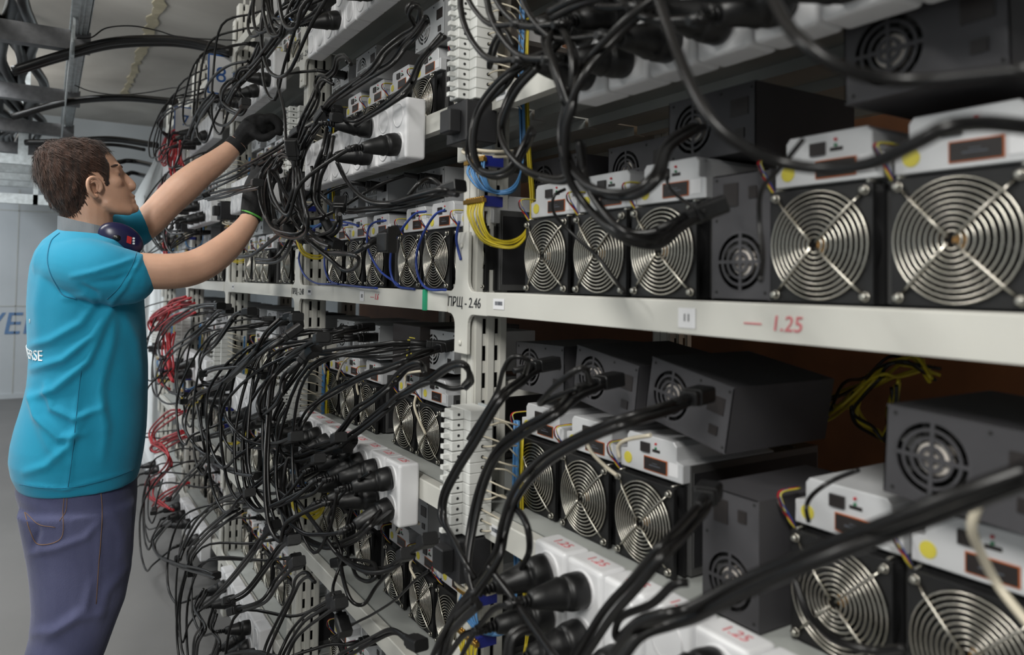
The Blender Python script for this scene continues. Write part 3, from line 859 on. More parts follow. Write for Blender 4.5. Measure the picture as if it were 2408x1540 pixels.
def breaker_column(ui, z0, n, level):
    y = UY[ui] - .085
    e = empty('breaker_column', (CX, y, z0))
    tag(e, f'{"tall " if n > 16 else ""}column of white circuit breakers over a black main breaker, {level}, at the {COLN[ui]}', 'breaker panel', 'breaker columns on the uprights')
    link('mounting_rail', MB().box(.0, .006, .018, .053, -.02, .078 + n * .0178).mesh('mounting_rail', 'zinc'), e)
    link('main_breaker', MAINB, e)
    rr = random.Random(ui * 10 + n)
    for k in range(n):
        b = link('breaker', BRK, e, (0, 0, .0755 + k * .0178))
        link('toggle', TOG, b)
        if ui <= 2: link('terminal_hole', TERM, b)
        if ui <= 3:
            zk = .0755 + k * .0178 + .0086; s1 = rr.uniform(-.012, .012)
            lead([(-.020, -.001, zk), (-.014, -.018, zk + s1 * .3), (.012, -.03 + s1, zk - .006 + s1), (.04, -.016, zk - .02)], .0016, 'cord_cream', e, 'outgoing_lead', 4, 4)
    # terminal bars with blue and yellow leads
    for zi, mm, nm, dz in ((-.035, 'cord_sky', 'blue_lead', .045), (-.105, 'cord_yellow', 'yellow_lead', .05)):
        bar = link('terminal_bar', bevel_mesh(MB().box(-.035, -.026, -.012, .058, zi, zi + .008).mesh('terminal_bar', 'brass'), .001, 1, 1.0), e)
        sc = MB()
        for k in range(9): sc.lathe([(0, .0026), (.003, .0022)], 6, 0, (-.030, -.008 + k * .0075, zi + .008), axis='z')
        link('bar_screws', sc.mesh('bar_screws', 'brass'), bar)
        link('bar_holder', MB().box(-.026, .01, -.006, .010, zi - .006, zi + .012).mesh('bar_holder', 'terminal_blue'), e)
        nl = 9 if ui <= 2 else 5
        for k in range(nl):
            yk = -.010 + k * .007; q = rr.uniform(-.004, .004)
            if mm == 'cord_yellow':
                pts = [(-.031, yk, zi), (-.034 + q, yk - .004, zi - .025), (-.02 + q, yk * .5 - .012, zi - .058 - k * .0012), (.018, -.018 - k * .002, zi - .064 - k * .002 + q), (.052, -.016 - k * .0016, zi - .045 + q), (.070 + q, -.012 + k * .001, zi + .01), (.062 + q, -.010 + k * .001, zi + .10), (.058 + q, -.006 + k * .001, zi + .22), (.060, -.004 + k * .001, zi + .34)]
            else:
                pts = [(-.031, yk, zi), (-.036 + q, yk - .006, zi - .018), (-.024 + q, yk * .5 - .012, zi - .046), (.012, -.014 - k * .0015, zi - .05 + q), (.042, -.010, zi - .02 + q), (.050 + q, -.008 + k * .001, zi + .05), (.046 + q, -.006 + k * .001, zi + .16), (.047 + q, -.006 + k * .001, zi + .30)]
            lead(pts, .0018, mm, e, nm, 6, 5)
    lead([(-.03, .02, .0), (-.04, .01, -.012), (-.01, -.01, -.016), (.03, -.005, -.01)], .0035, 'cord_cream', e, 'main_lead')
    lead([(-.03, .045, .0), (-.045, .04, -.014), (-.02, .0, -.024), (.03, -.005, -.02)], .0035, 'cord_cream', e, 'main_lead')
    return e
for ui in range(1, 6):
    breaker_column(ui, .91, 12, 'lower one')
    breaker_column(ui, 1.66, 17 if ui == 1 else 11, 'upper one')
# small two-stop clamp above the lower column
# ------------------------------------------------------------------ cords and plugs
def schuko_mesh():
    m = MB()
    m.lathe([(0, .0225), (-.004, .0238), (-.020, .0232), (-.026, .0215), (-.0262, .0205), (-.031, .0205), (-.034, .0215), (-.040, .0190), (-.060, .0150), (-.076, .0110), (-.078, .0080)], 18)
    for k in range(5): m.lathe([(-.079 - k * .006, .0072), (-.082 - k * .006, .0072)], 10)
    m.lathe([(-.078, .0055), (-.112, .0048)], 10)
    return m.mesh('plug', 'plug_black')
SCHUKO = schuko_mesh()
def iec_mesh():
    m = MB(); m.prism(rrect(-.0135, .0135, -.010, .010, .004, 2), -.036, 0)
    m.prism(rrect(-.0115, .0115, -.0085, .0085, .003, 2), -.046, -.036)
    m.lathe([(-.046, .0065), (-.080, .0048)], 10)
    return bevel_mesh(m.mesh('connector', 'plug_black'), .001, 1, 1.0)
IEC = iec_mesh()
def orient(o, pos, d):
    """place o (its body runs along -x) so that the body runs along d"""
    x = (-Vector(d)).normalized(); up = Vector((0, 0, 1))
    y = up.cross(x)
    if y.length < .01: y = Vector((0, 1, 0))
    y.normalize(); z = x.cross(y)
    o.matrix_local = Matrix.Translation(pos) @ Matrix((x, y, z)).transposed().to_4x4()
def cord(pts, r, m_, label, cat='cable', group=None, name='power_cable', per=6, sides=6, plugs=()):
    o = link(name, MB().tube(spline(pts, per), r, sides).mesh(name, m_))
    tag(o, label, cat, group)
    for kind, pos, d in plugs:
        q = link('plug' if kind == 's' else 'connector', SCHUKO if kind == 's' else IEC, o); orient(q, pos, d)
    return o
NCORD = [0]
BSH = ['near', 'second', 'third', 'fourth', 'far']
SSH = ['floor shelf', 'knee shelf', 'shelf under the middle beam', 'middle shelf', 'shelf over the middle one', 'high shelf', 'top shelf']
rc = random.Random(21)
psu_by = {}
for (bi, si, p, d) in PSUS: psu_by.setdefault((bi, si), []).append((p, d))
for (bi, si), blocks in BLK.items():
    for bk, (yb, zb) in enumerate(blocks):
        for lev, dz in (('upper', .030), ('lower', -.030)):
            prob = {0: .85, 1: .62 if si == 2 else .5, 2: .42, 3: .34, 4: .12}[bi]
            if bi >= 2 and si == 5: prob *= .5
            if rc.random() > (1.0 if (bi == 1 and bk < 3) or (bi == 0 and si == 4) else prob): continue
            if bi == 0 and si == 2 and yb < .34: continue
            s0 = Vector((FX - .006 - .047, yb, zb + dz))
            d0 = Vector((-1, rc.uniform(-.05, .30), rc.uniform(-.45, .05))).normalized()
            end = s0 + d0 * .105
            tgt = psu_by.get((bi, si), [])
            if si == 4 and lev == 'lower': tgt = psu_by.get((bi, 3), tgt)
            tgt = sorted(tgt, key=lambda t: abs(t[0].y - yb - .05))
            q = tgt[rc.randrange(min(3, len(tgt)))] if tgt else None
            xo = rc.uniform(.42, .50)
            far = rc.uniform(.16, .42) if bi else rc.uniform(.18, .40)
            sag = rc.uniform(.03, .17)
            p = [s0 + d0 * .08, end, Vector((xo + .01, yb + .08, end.z - sag * .5)), Vector((xo, yb + far * .6, end.z - sag)),
                 Vector((xo - .01, yb + far, end.z - sag * .6))]
            plugs = [('s', s0, d0)]
            if q is not None:
                pq, dq = q; dq = (dq + Vector((0, rc.uniform(0, .5), rc.uniform(-.2, .1)))).normalized()
                up = pq.z - end.z
                if up > 0:
                    p += [Vector((xo, yb + far + .07, end.z + up * .25)), Vector((.50, (pq.y + yb + far) / 2 + .08, pq.z - .06)), pq + dq * .13 + Vector((0, .03, -.01)), pq + dq * .075]
                else:
                    p += [Vector((xo, yb + far + .05, end.z + up * .5)), Vector((.50, (pq.y + yb + far) / 2 + .10, pq.z - .09)), pq + dq * .13 + Vector((0, .03, -.03)), pq + dq * .075]
                plugs.append(('i', pq + dq * .002, dq))
            if bi == 0:   # the nearest cords fall away along the rack instead of towards the lens
                if si == 4: p = [s0 + d0 * .08, end, Vector((.50, yb + .10, end.z + .03)), Vector((.50, yb + .17, end.z + .12)), Vector((.53, yb + .20, end.z + .27)), Vector((.58, yb + .22, end.z + .45))]
                else: p = [s0 + d0 * .08, end, Vector((.50, yb + .07, end.z - .04)), Vector((.49, yb + .14, end.z - .15)), Vector((.50, yb + .18, end.z - .32)), Vector((.53, yb + .20, end.z - .55))]
                plugs = plugs[:1]
            if bi in (1, 2, 3):
                bad = False
                for w3 in spline(p, 6):
                    qv = CAMROT.transposed() @ (w3 - CAMLOC); u_, v_ = PW / 2 + FPX * qv.x / -qv.z, CY - FPX * qv.y / -qv.z
                    if math.hypot(u_ - 605, v_ - 300) < 52 or (u_ < 628 and 395 < v_ < 530 and u_ > 560): bad = True
                if bad: continue
            cord(p, rc.choice((.0038, .0042, .0046)), 'cord_black',
                 f'black cable, {lev} outlet of {ORD[bk]} socket, {SSH[si]}, {BSH[bi]} bay', 'cable',
                 f'black cables plugged in at the {SSH[si]} of the {BSH[bi]} bay', plugs=plugs, per=5, sides=6 if bi < 3 else 5)
            NCORD[0] += 1

# cords followed one by one: pixel run, plane in front of the rack, radius
def trace(pts, X, r, m_, label, n=1, spread=7, cat='cable', group=None, ends=None, wob=.02, name='power_cable', x0=None, x1=None):
    N = len(pts)
    for s in range(n):
        rr = random.Random(hash((label, s)) % 1000 if False else (len(label) * 31 + s * 7 + int(pts[0][0])))
        P = []
        ph = rr.uniform(0, 6)
        for i, (px, py) in enumerate(pts):
            xx = X + wob * math.sin(i * 1.1 + ph) - .009 * s
            if x0 is not None and i < 3: xx = x0 + (xx - x0) * i / 3
            if x1 is not None and i >= N - 3: xx = x1 + (xx - x1) * (N - 1 - i) / 3
            k = 0 if (i == 0 and x0 is not None) or (i == N - 1 and x1 is not None) else 1
            P.append(atX(px + k * (s * spread * .75 + rr.uniform(-2, 2)), py + k * (s * spread + rr.uniform(-2, 2)), xx))
        plugs = []
        if ends and (s == 0 or x0 is None):
            if ends[0] == 'i': plugs.append(('i', P[0], P[1] - P[0])); P[0] = P[0] + (P[1] - P[0]).normalized() * .06
            if ends[-1] == 'i' and len(ends) > 1: plugs.append(('i', P[-1], P[-2] - P[-1])); P[-1] = P[-1] + (P[-2] - P[-1]).normalized() * .06
        if s == 0 and x1 is None and len(plugs) < 2 and r > .0035 and 20 < pts[-1][0] < 1040 and 10 < pts[-1][1] < 1530:
            dv = P[-2] - P[-1]; plugs.append(('i', P[-1] - dv.normalized() * .05, dv))
        lb = label if n == 1 else label + (', upper strand' if s == 0 else (', lower strand' if s == n - 1 else ', middle strand'))
        cord(P, r, m_, lb, cat, group, name, per=7, plugs=plugs)
B = 'cord_black'
# nearest bay, upper: the big blurred loops
trace([(1540, -20), (1580, 90), (1620, 190), (1680, 290), (1760, 350), (1850, 385), (1960, 398), (2060, 380), (2160, 330), (2230, 300), (2320, 290), (2430, 300)], .42, .0046, B, 'thick blurred black cord sweeping down across the near upper machines')
trace([(1810, -20), (1850, 60), (1900, 110), (1980, 160), (2080, 185), (2200, 188), (2430, 165)], .40, .0046, B, 'thick blurred black cord sagging at the upper right corner')
trace([(1700, 480), (1600, 520), (1540, 565), (1450, 545), (1375, 480), (1330, 400), (1322, 300), (1340, 230), (1345, 140), (1330, 85), (1300, 60), (1280, 95), (1300, 160), (1330, 240)], .50, .0045, B, 'black cord hanging in a deep loop before the near upper fans', 2, 12, ends='i', x0=.62)
trace([(1560, -20), (1480, 40), (1410, 110), (1365, 170), (1330, 250), (1318, 330), (1345, 400), (1400, 445), (1480, 450), (1540, 410), (1565, 340), (1620, 300), (1655, 300)], .50, .0045, B, 'black cord looping under the charcoal supplies above the near fans', 2, 11, x1=.66)
trace([(1315, 15), (1330, 60), (1290, 115), (1235, 140), (1170, 190), (1120, 260), (1108, 340), (1135, 400), (1190, 400), (1230, 340), (1250, 300)], .54, .0042, B, 'black cord looping around the yellow and blue leads', 2, 9)
trace([(1210, 110), (1185, 70), (1155, 110), (1150, 160), (1180, 90), (1215, 130), (1200, 190), (1150, 240), (1110, 300), (1100, 370), (1140, 410), (1200, 400)], .56, .0038, B, 'black cord with a narrow tied loop beside the tall breaker column')
trace([(1260, 150), (1205, 210), (1175, 290), (1190, 350), (1240, 400), (1310, 420), (1350, 400)], .53, .0042, B, 'black cord curving below the barcode on the near upper beam', 2, 9)
trace([(1360, 330), (1375, 420), (1420, 500), (1480, 545), (1560, 540), (1640, 490), (1700, 470)], .52, .0045, B, 'black cord sagging before the second and third near fans', 2, 10, ends=None, x1=.64)
trace([(1330, 445), (1305, 460), (1303, 500), (1340, 545), (1400, 600), (1440, 650), (1470, 690)], .63, .0024, B, 'thin black lead crossing the second near fan diagonally')
trace([(1570, 410), (1575, 440), (1620, 480), (1660, 500)], .60, .0022, B, 'short thin black lead below the near white control box')
trace([(1890, 330), (1830, 400), (1790, 450), (1785, 520), (1795, 600), (1790, 660)], .55, .0024, B, 'thin black lead falling beside the standing supply')
trace([(1290, 30), (1350, 0), (1420, -20)], .48, .005, B, 'black cord leaving the picture above the near loops', 2, 12)
# nearest bay, lower
trace([(1660, 925), (1600, 940), (1540, 960), (1450, 990), (1350, 1032), (1270, 1080), (1210, 1150), (1180, 1230), (1165, 1300), (1105, 1390), (1060, 1450), (1030, 1560)], .53, .0046, B, 'thick black cord from the tilted supply sweeping down left', 2, 14, ends='i', x0=.69)
trace([(1455, 890), (1400, 900), (1350, 925), (1300, 965), (1230, 1005), (1170, 1055), (1130, 1130), (1105, 1230), (1095, 1330), (1120, 1420)], .54, .0045, B, 'black cord from the second tilted supply falling by the lower breakers', 2, 12, ends='i', x0=.69)
trace([(1385, 900), (1375, 868), (1340, 878), (1300, 915), (1270, 950), (1300, 935), (1360, 915)], .56, .0040, B, 'tied loop of black cord before the second tilted supply')
trace([(1310, 852), (1250, 865), (1220, 892), (1170, 932), (1112, 1030), (1070, 1100), (1042, 1160), (1038, 1215), (1060, 1255), (1085, 1310), (1110, 1350)], .54, .0045, B, 'black cord from the left charcoal supply crossing the lower breakers', 2, 10, ends='i', x0=.70)
trace([(1235, 880), (1240, 846), (1205, 840), (1182, 872), (1165, 930), (1100, 1030)], .57, .0038, B, 'loop of black cord at the foot of the near upright')
trace([(2420, 1100), (2250, 1165), (2100, 1222), (1950, 1280), (1850, 1322), (1740, 1370), (1620, 1430), (1560, 1445), (1490, 1475), (1440, 1540)], .46, .0050, B, 'heavy black cord running down left before the nearest lower fans', 2, 22)
trace([(2020, 1105), (1960, 1130), (1915, 1160), (1895, 1190), (1900, 1230)], .68, .0024, B, 'short thin black lead plugged into the near lower control box')
trace([(2302, 1180), (2285, 1245), (2310, 1310), (2350, 1380), (2430, 1480)], .56, .0034, 'cord_cream', 'pale cream lead falling at the lower right corner')
trace([(1672, 1150), (1650, 1180), (1600, 1240), (1550, 1290), (1490, 1360), (1420, 1440), (1345, 1560)], .50, .0048, B, 'black cord pair slanting across the near white sockets', 2, 16, ends='i', x0=.655)
trace([(1195, 1190), (1218, 1200), (1238, 1235), (1245, 1290), (1230, 1330), (1200, 1400)], .55, .0045, B, 'black cord hooking over the near lower barcode')
trace([(1150, 1330), (1200, 1400), (1250, 1470), (1300, 1540)], .50, .0046, B, 'black cord running to the lower edge beneath the near sockets', 2, 14)
trace([(1620, 1370), (1580, 1375), (1530, 1420), (1460, 1450), (1450, 1500), (1500, 1460), (1560, 1440)], .50, .0042, B, 'curled black cord lying over the near white sockets')
trace([(1190, 1545), (1200, 1490), (1240, 1470), (1270, 1500), (1280, 1550)], .50, .0048, B, 'black cord arch at the lower edge left of the sockets', 2, 12)
trace([(1870, 1360), (1900, 1440), (1960, 1500), (2050, 1530), (2130, 1525)], .62, .0040, B, 'black cord lying on the shelf under the near lower fan')
# second bay, below the middle beam
trace([(1078, 808), (1020, 820), (980, 832), (941, 850), (900, 865), (873, 872), (824, 896), (777, 921), (748, 940), (722, 966), (703, 994), (695, 1020), (710, 1045), (745, 1058), (791, 1055)], .55, .0041, B, 'black cord from the large silver supply to the far plugs', 2, 7, ends='i', x0=.70)
trace([(1092, 905), (1102, 888), (1097, 862), (1078, 851), (1050, 860), (1009, 888), (968, 907), (927, 937), (892, 968), (845, 1006), (807, 1032), (783, 1058), (753, 1095), (709, 1118), (680, 1142), (668, 1185)], .55, .0041, B, 'black cord with a wide tied loop beside the near upright', 2, 8)
trace([(1092, 908), (1060, 915), (1009, 899), (955, 924), (914, 948), (859, 992), (830, 1030)], .56, .0041, B, 'black cord leaving the wide tied loop for the sockets')
trace([(995, 872), (988, 852), (955, 861), (927, 888), (905, 910), (873, 938), (832, 964), (807, 997), (783, 1030), (736, 1078)], .55, .0041, B, 'black cord arch over the small fans of the second bay', 2, 8)
trace([(878, 768), (832, 771), (791, 778), (750, 792), (709, 820), (668, 850), (635, 885), (614, 925), (610, 958), (625, 990), (660, 1005)], .55, .0041, B, 'black cord from the paired silver supplies running left', 2, 8, ends='i', x0=.70)
trace([(812, 772), (776, 790), (731, 820), (704, 858), (668, 913), (635, 950), (617, 980)], .54, .0041, B, 'black cord from the farther silver supply slanting down left', 2, 8, ends='i', x0=.70)
trace([(663, 938), (643, 980), (640, 1020), (655, 1060), (690, 1068), (740, 1050), (790, 1030)], .52, .0041, B, 'black cord bundle curling under the second bay sockets', 3, 8)
trace([(1010, 1340), (976, 1366), (927, 1409), (873, 1445), (832, 1466), (780, 1500)], .62, .0030, B, 'thin dark lead with a ribbed grey end by the lower fans')
trace([(665, 1110), (671, 1161), (679, 1210), (709, 1256), (753, 1279), (791, 1277), (832, 1262), (862, 1235), (900, 1199), (935, 1177), (975, 1168)], .54, .0043, B, 'black cord swinging under to the lower silver supply', 2, 8, x1=.70)
trace([(680, 1150), (723, 1207), (753, 1251), (791, 1297), (826, 1322), (867, 1335), (908, 1333), (945, 1310)], .55, .0043, B, 'thick black cord slanting along the lower beam', 2, 9)
trace([(829, 1327), (840, 1354), (867, 1367), (886, 1352), (878, 1327), (845, 1318), (815, 1320)], .56, .0040, B, 'tied loop of black cord on the lower grey shelf')
trace([(870, 1110), (845, 1128), (807, 1161), (777, 1202), (775, 1229), (791, 1273), (802, 1311), (791, 1357), (783, 1390), (800, 1440)], .53, .0036, B, 'grey black cord hanging from the lowest plug of the block')
trace([(845, 1120), (840, 1147), (826, 1202), (807, 1270), (802, 1325), (813, 1387), (832, 1417), (859, 1417), (886, 1379), (927, 1333), (960, 1305), (992, 1281)], .55, .0041, B, 'black cord sagging in a U before the lower fans', 1)
trace([(735, 1362), (717, 1346), (697, 1362), (685, 1395), (655, 1455), (627, 1515), (615, 1560)], .52, .0041, B, 'black cord with a drooping loop left of the lower uprights', 2, 8)
trace([(790, 1400), (736, 1434), (709, 1455), (682, 1488), (660, 1530), (650, 1560)], .53, .0041, B, 'black cord bundle reaching the lower edge of the picture', 3, 9, ends='i')
trace([(1115, 1410), (1077, 1447), (1050, 1485), (1030, 1560)], .50, .0055, B, 'thick near cord before the lowest yellow leads', 2, 14)
trace([(700, 1130), (690, 1080), (665, 1060), (655, 1120), (660, 1200), (672, 1240)], .53, .0048, B, 'upright bundle of black cords under the sockets', 3, 9)
trace([(600, 1150), (640, 1160), (680, 1145), (700, 1110), (740, 1085)], .52, .0045, B, 'black cord dipping beneath the lower socket row')
trace([(800, 1540), (870, 1500), (920, 1480), (960, 1500)], .56, .0041, B, 'black cord at the lower edge before the lowest shelf', 2, 9)
# second bay, above the middle beam
trace([(1040, 80), (1004, 117), (982, 145), (963, 191), (941, 218), (900, 246), (859, 273), (832, 286), (802, 278), (795, 262)], .56, .0041, B, 'black cord draped from the tall breakers over the plugs', 2, 8)
trace([(970, 50), (957, 25), (966, 8), (985, 18), (975, 60), (941, 86), (900, 120), (873, 158), (832, 191), (791, 218), (764, 245), (761, 264), (785, 275)], .55, .0041, B, 'black cord with a tied loop at the upper edge', 2, 8)
trace([(1000, 40), (976, 76), (949, 104), (914, 145), (859, 177), (807, 215), (777, 237), (747, 273), (712, 295), (682, 316), (693, 335), (723, 318), (745, 290)], .54, .0041, B, 'long black cord falling left to the second upright', 2, 8)
trace([(818, 145), (808, 128), (790, 134), (783, 164), (753, 191), (728, 240), (709, 286), (697, 330), (695, 370), (680, 420)], .54, .0041, B, 'black cord hooked above the silver supplies by the second upright', 2, 8)
trace([(780, 190), (752, 178), (740, 195), (745, 215), (735, 250), (705, 290), (690, 330)], .54, .0038, B, 'small black cord loop before the second upright', 2, 8)
trace([(644, 372), (655, 421), (665, 475), (690, 522), (731, 571), (775, 606), (807, 636), (832, 634), (845, 617), (835, 601), (800, 596), (760, 590), (720, 565)], .50, .0044, B, 'thick black cord ending in a round loop before the middle beam', 1)
trace([(682, 400), (674, 462), (687, 511), (717, 555), (764, 595), (826, 597), (860, 578), (885, 567)], .52, .0044, B, 'thick black cord reaching the dangling flat plug')
pl = empty('dangling_plug', tuple(atX(905, 568, .53))); tag(pl, 'large flat black plug dangling before the middle shelf fans', 'plug')
link('body', bevel_mesh(MB().box(-.012, .012, -.030, .014, -.020, .016).mesh('body', 'plug_black'), .003, 2, 1.0), pl)
link('cap', MB().box(-.008, .008, -.034, -.030, -.022, .026).mesh('cap', 'plug_black'), pl)
trace([(791, 380), (810, 421), (840, 454), (875, 473), (922, 474), (982, 458), (1036, 448), (1070, 452)], .54, .0042, B, 'black cord swagged to the brass terminals', 2, 6)
trace([(731, 390), (742, 440), (775, 475), (813, 492), (859, 489), (927, 481), (995, 466), (1036, 454)], .55, .0042, B, 'black cord swagged under the first to the terminals', 2, 6)
trace([(960, 460), (985, 430), (1010, 420), (1035, 432), (1050, 445)], .56, .0042, B, 'short black cord arch beside the brass terminals')
trace([(655, 370), (633, 420), (633, 489), (645, 530), (680, 546), (730, 556), (775, 545), (791, 520), (794, 494)], .50, .0044, B, 'black cord coil hanging between the gloves and the second upright', 2, 9)
trace([(640, 370), (614, 410), (612, 465), (630, 520), (665, 540), (700, 535), (712, 500), (700, 440), (690, 380)], .48, .0044, B, 'black cord coil below the lower glove, round turn', 3, 9)
trace([(650, 420), (645, 385), (665, 362), (690, 385), (690, 440), (672, 500), (655, 520)], .48, .0044, B, 'upright black loop right of the lower glove', 2, 8)
trace([(720, 300), (700, 350), (690, 420), (700, 490), (725, 540), (760, 560)], .50, .0044, B, 'hanging black cord strands before the second upright', 3, 10)
trace([(770, 300), (760, 350), (740, 400), (735, 460), (755, 500)], .51, .0044, B, 'hanging black cord strands under the crowded plugs', 3, 10)
trace([(600, 610), (640, 608), (665, 590), (680, 560), (690, 530)], .52, .0044, B, 'black cord strands beneath the lower forearm', 2, 7)
trace([(555, 605), (590, 600), (640, 565), (670, 545)], .50, .0055, B, 'thick black cord under the green cuffed glove')
trace([(440, 450), (500, 425), (545, 405), (590, 380), (640, 350), (690, 320)], .50, .0042, B, 'black cord bundle between the two gloves', 3, 7)
# blue patch leads before the middle machines
BL = 'cord_blue'
for pts, lb in (([(845, 529), (813, 522), (775, 518), (753, 525), (728, 546), (709, 576), (705, 612), (717, 647), (742, 666), (791, 670), (845, 673), (886, 676)], 'long blue patch lead arching around the second upright'),
                ([(818, 530), (791, 535), (775, 555), (765, 598), (766, 634), (777, 658), (794, 669)], 'blue patch lead bowed before the farthest ring guards'),
                ([(908, 519), (881, 522), (866, 538), (863, 571), (873, 604), (895, 639), (927, 661), (938, 670)], 'blue patch lead crossing the third ring guard'),
                ([(1001, 499), (974, 503), (946, 533), (925, 576), (918, 617), (922, 653), (938, 675), (974, 680)], 'blue patch lead bowed beside the tall ring guard'),
                ([(1047, 492), (1025, 505), (1001, 538), (982, 582), (978, 620), (987, 655), (1009, 679), (1047, 683)], 'blue patch lead bowed between the two largest guards'),
                ([(1080, 522), (1073, 557), (1075, 587), (1083, 612)], 'short blue patch lead next to the near upright')):
    trace(pts, .645, .0027, BL, lb, 1, 0, 'cable', 'blue patch leads before the middle shelf', wob=.006, name='patch_cable')
for k, pts in enumerate(([(802, 820), (777, 836), (764, 858), (762, 880)], [(829, 836), (807, 853), (795, 877), (793, 892)], [(851, 877), (840, 902), (843, 930)],
            [(995, 872), (960, 877), (952, 896), (955, 912)], [(979, 929), (974, 956), (987, 992), (1001, 1019)], [(1532, 1025), (1477, 1033), (1453, 1049), (1458, 1075)],
            [(1376, 1035), (1390, 1063), (1423, 1095), (1453, 1117)], [(860, 1185), (872, 1165), (890, 1160)], [(935, 1250), (945, 1235), (975, 1225), (985, 1232)], [(975, 1300), (965, 1330), (978, 1360)])):
    where = ['small cream lead, farthest under the paired silver supplies', 'small cream lead, second under the paired silver supplies', 'small cream lead before the third small guard', 'cream lead curling under the large silver supply',
             'long cream lead between two guards of the second bay', 'cream lead from the port of the third near control box', 'cream lead between second and third near lower guards', 'tiny cream lead on the knee shelf, far one',
             'tiny cream lead on the knee shelf, middle one', 'tiny cream lead on the knee shelf, near one'][k]
    trace(pts, .66, .0028, 'cord_cream', where, 1, 0, wob=.004, name='patch_cable')
# red network leads at the far end
RD = 'cord_red'
red = [([(447, 705), (404, 716), (371, 727), (350, 749), (355, 771), (376, 765), (409, 744), (447, 727)], 'red network lead loop level with the middle beam', 4),
       ([(440, 700), (400, 705), (385, 740), (362, 775), (352, 760), (380, 740), (420, 715)], 'tangled red leads left of the farthest upright', 3),
       ([(380, 770), (384, 800), (384, 835), (392, 870), (402, 895)], 'vertical run of red leads under the first tangle', 5),
       ([(400, 780), (398, 820), (396, 860), (380, 880), (372, 900), (392, 912)], 'red leads curling at the lower end of the vertical run', 3),
       ([(425, 962), (393, 973), (356, 1005), (352, 1033), (376, 1049), (393, 1082), (376, 1109), (350, 1131), (345, 1158), (371, 1180), (398, 1191)], 'long wavy red leads below waist height', 4),
       ([(436, 1022), (404, 1033), (362, 1060), (352, 1048), (380, 1038), (430, 1010)], 'crossing red leads in the lower tangle', 3),
       ([(436, 1131), (409, 1147), (382, 1169), (360, 1191)], 'short red leads at the lowest tangle', 3),
       ([(409, 307), (391, 318), (383, 345), (375, 365), (380, 382), (394, 362), (403, 327)], 'red leads looped above the forearm', 4),
       ([(405, 320), (402, 350), (398, 380), (400, 405)], 'hanging ends of red leads above the forearm', 4),
       ([(420, 330), (418, 360), (424, 385)], 'right hanging ends of the upper red leads', 3),
       ([(400, 430), (380, 437), (371, 452), (377, 475), (372, 500)], 'red leads just under the upper forearm', 3),
       ([(392, 530), (382, 560), (384, 600), (395, 640)], 'red leads behind the lower forearm', 4)]
for pts, lb, n in red:
    for s in range(n):
        rr = random.Random(int(pts[0][1]) + s * 13)
        P = [atX(px + s * 4.2 + rr.uniform(-4, 4), py + s * 2.5 + rr.uniform(-5, 5), .505 + .01 * s + .02 * math.sin(i + s)) for i, (px, py) in enumerate(pts)]
        nm = ['outermost strand', 'second strand', 'third strand', 'fourth strand', 'innermost strand'][s]
        cord(P, .0050, RD, f'{lb}, {nm}', 'cable', 'red network leads at the far end', 'network_cable', per=6, sides=5)
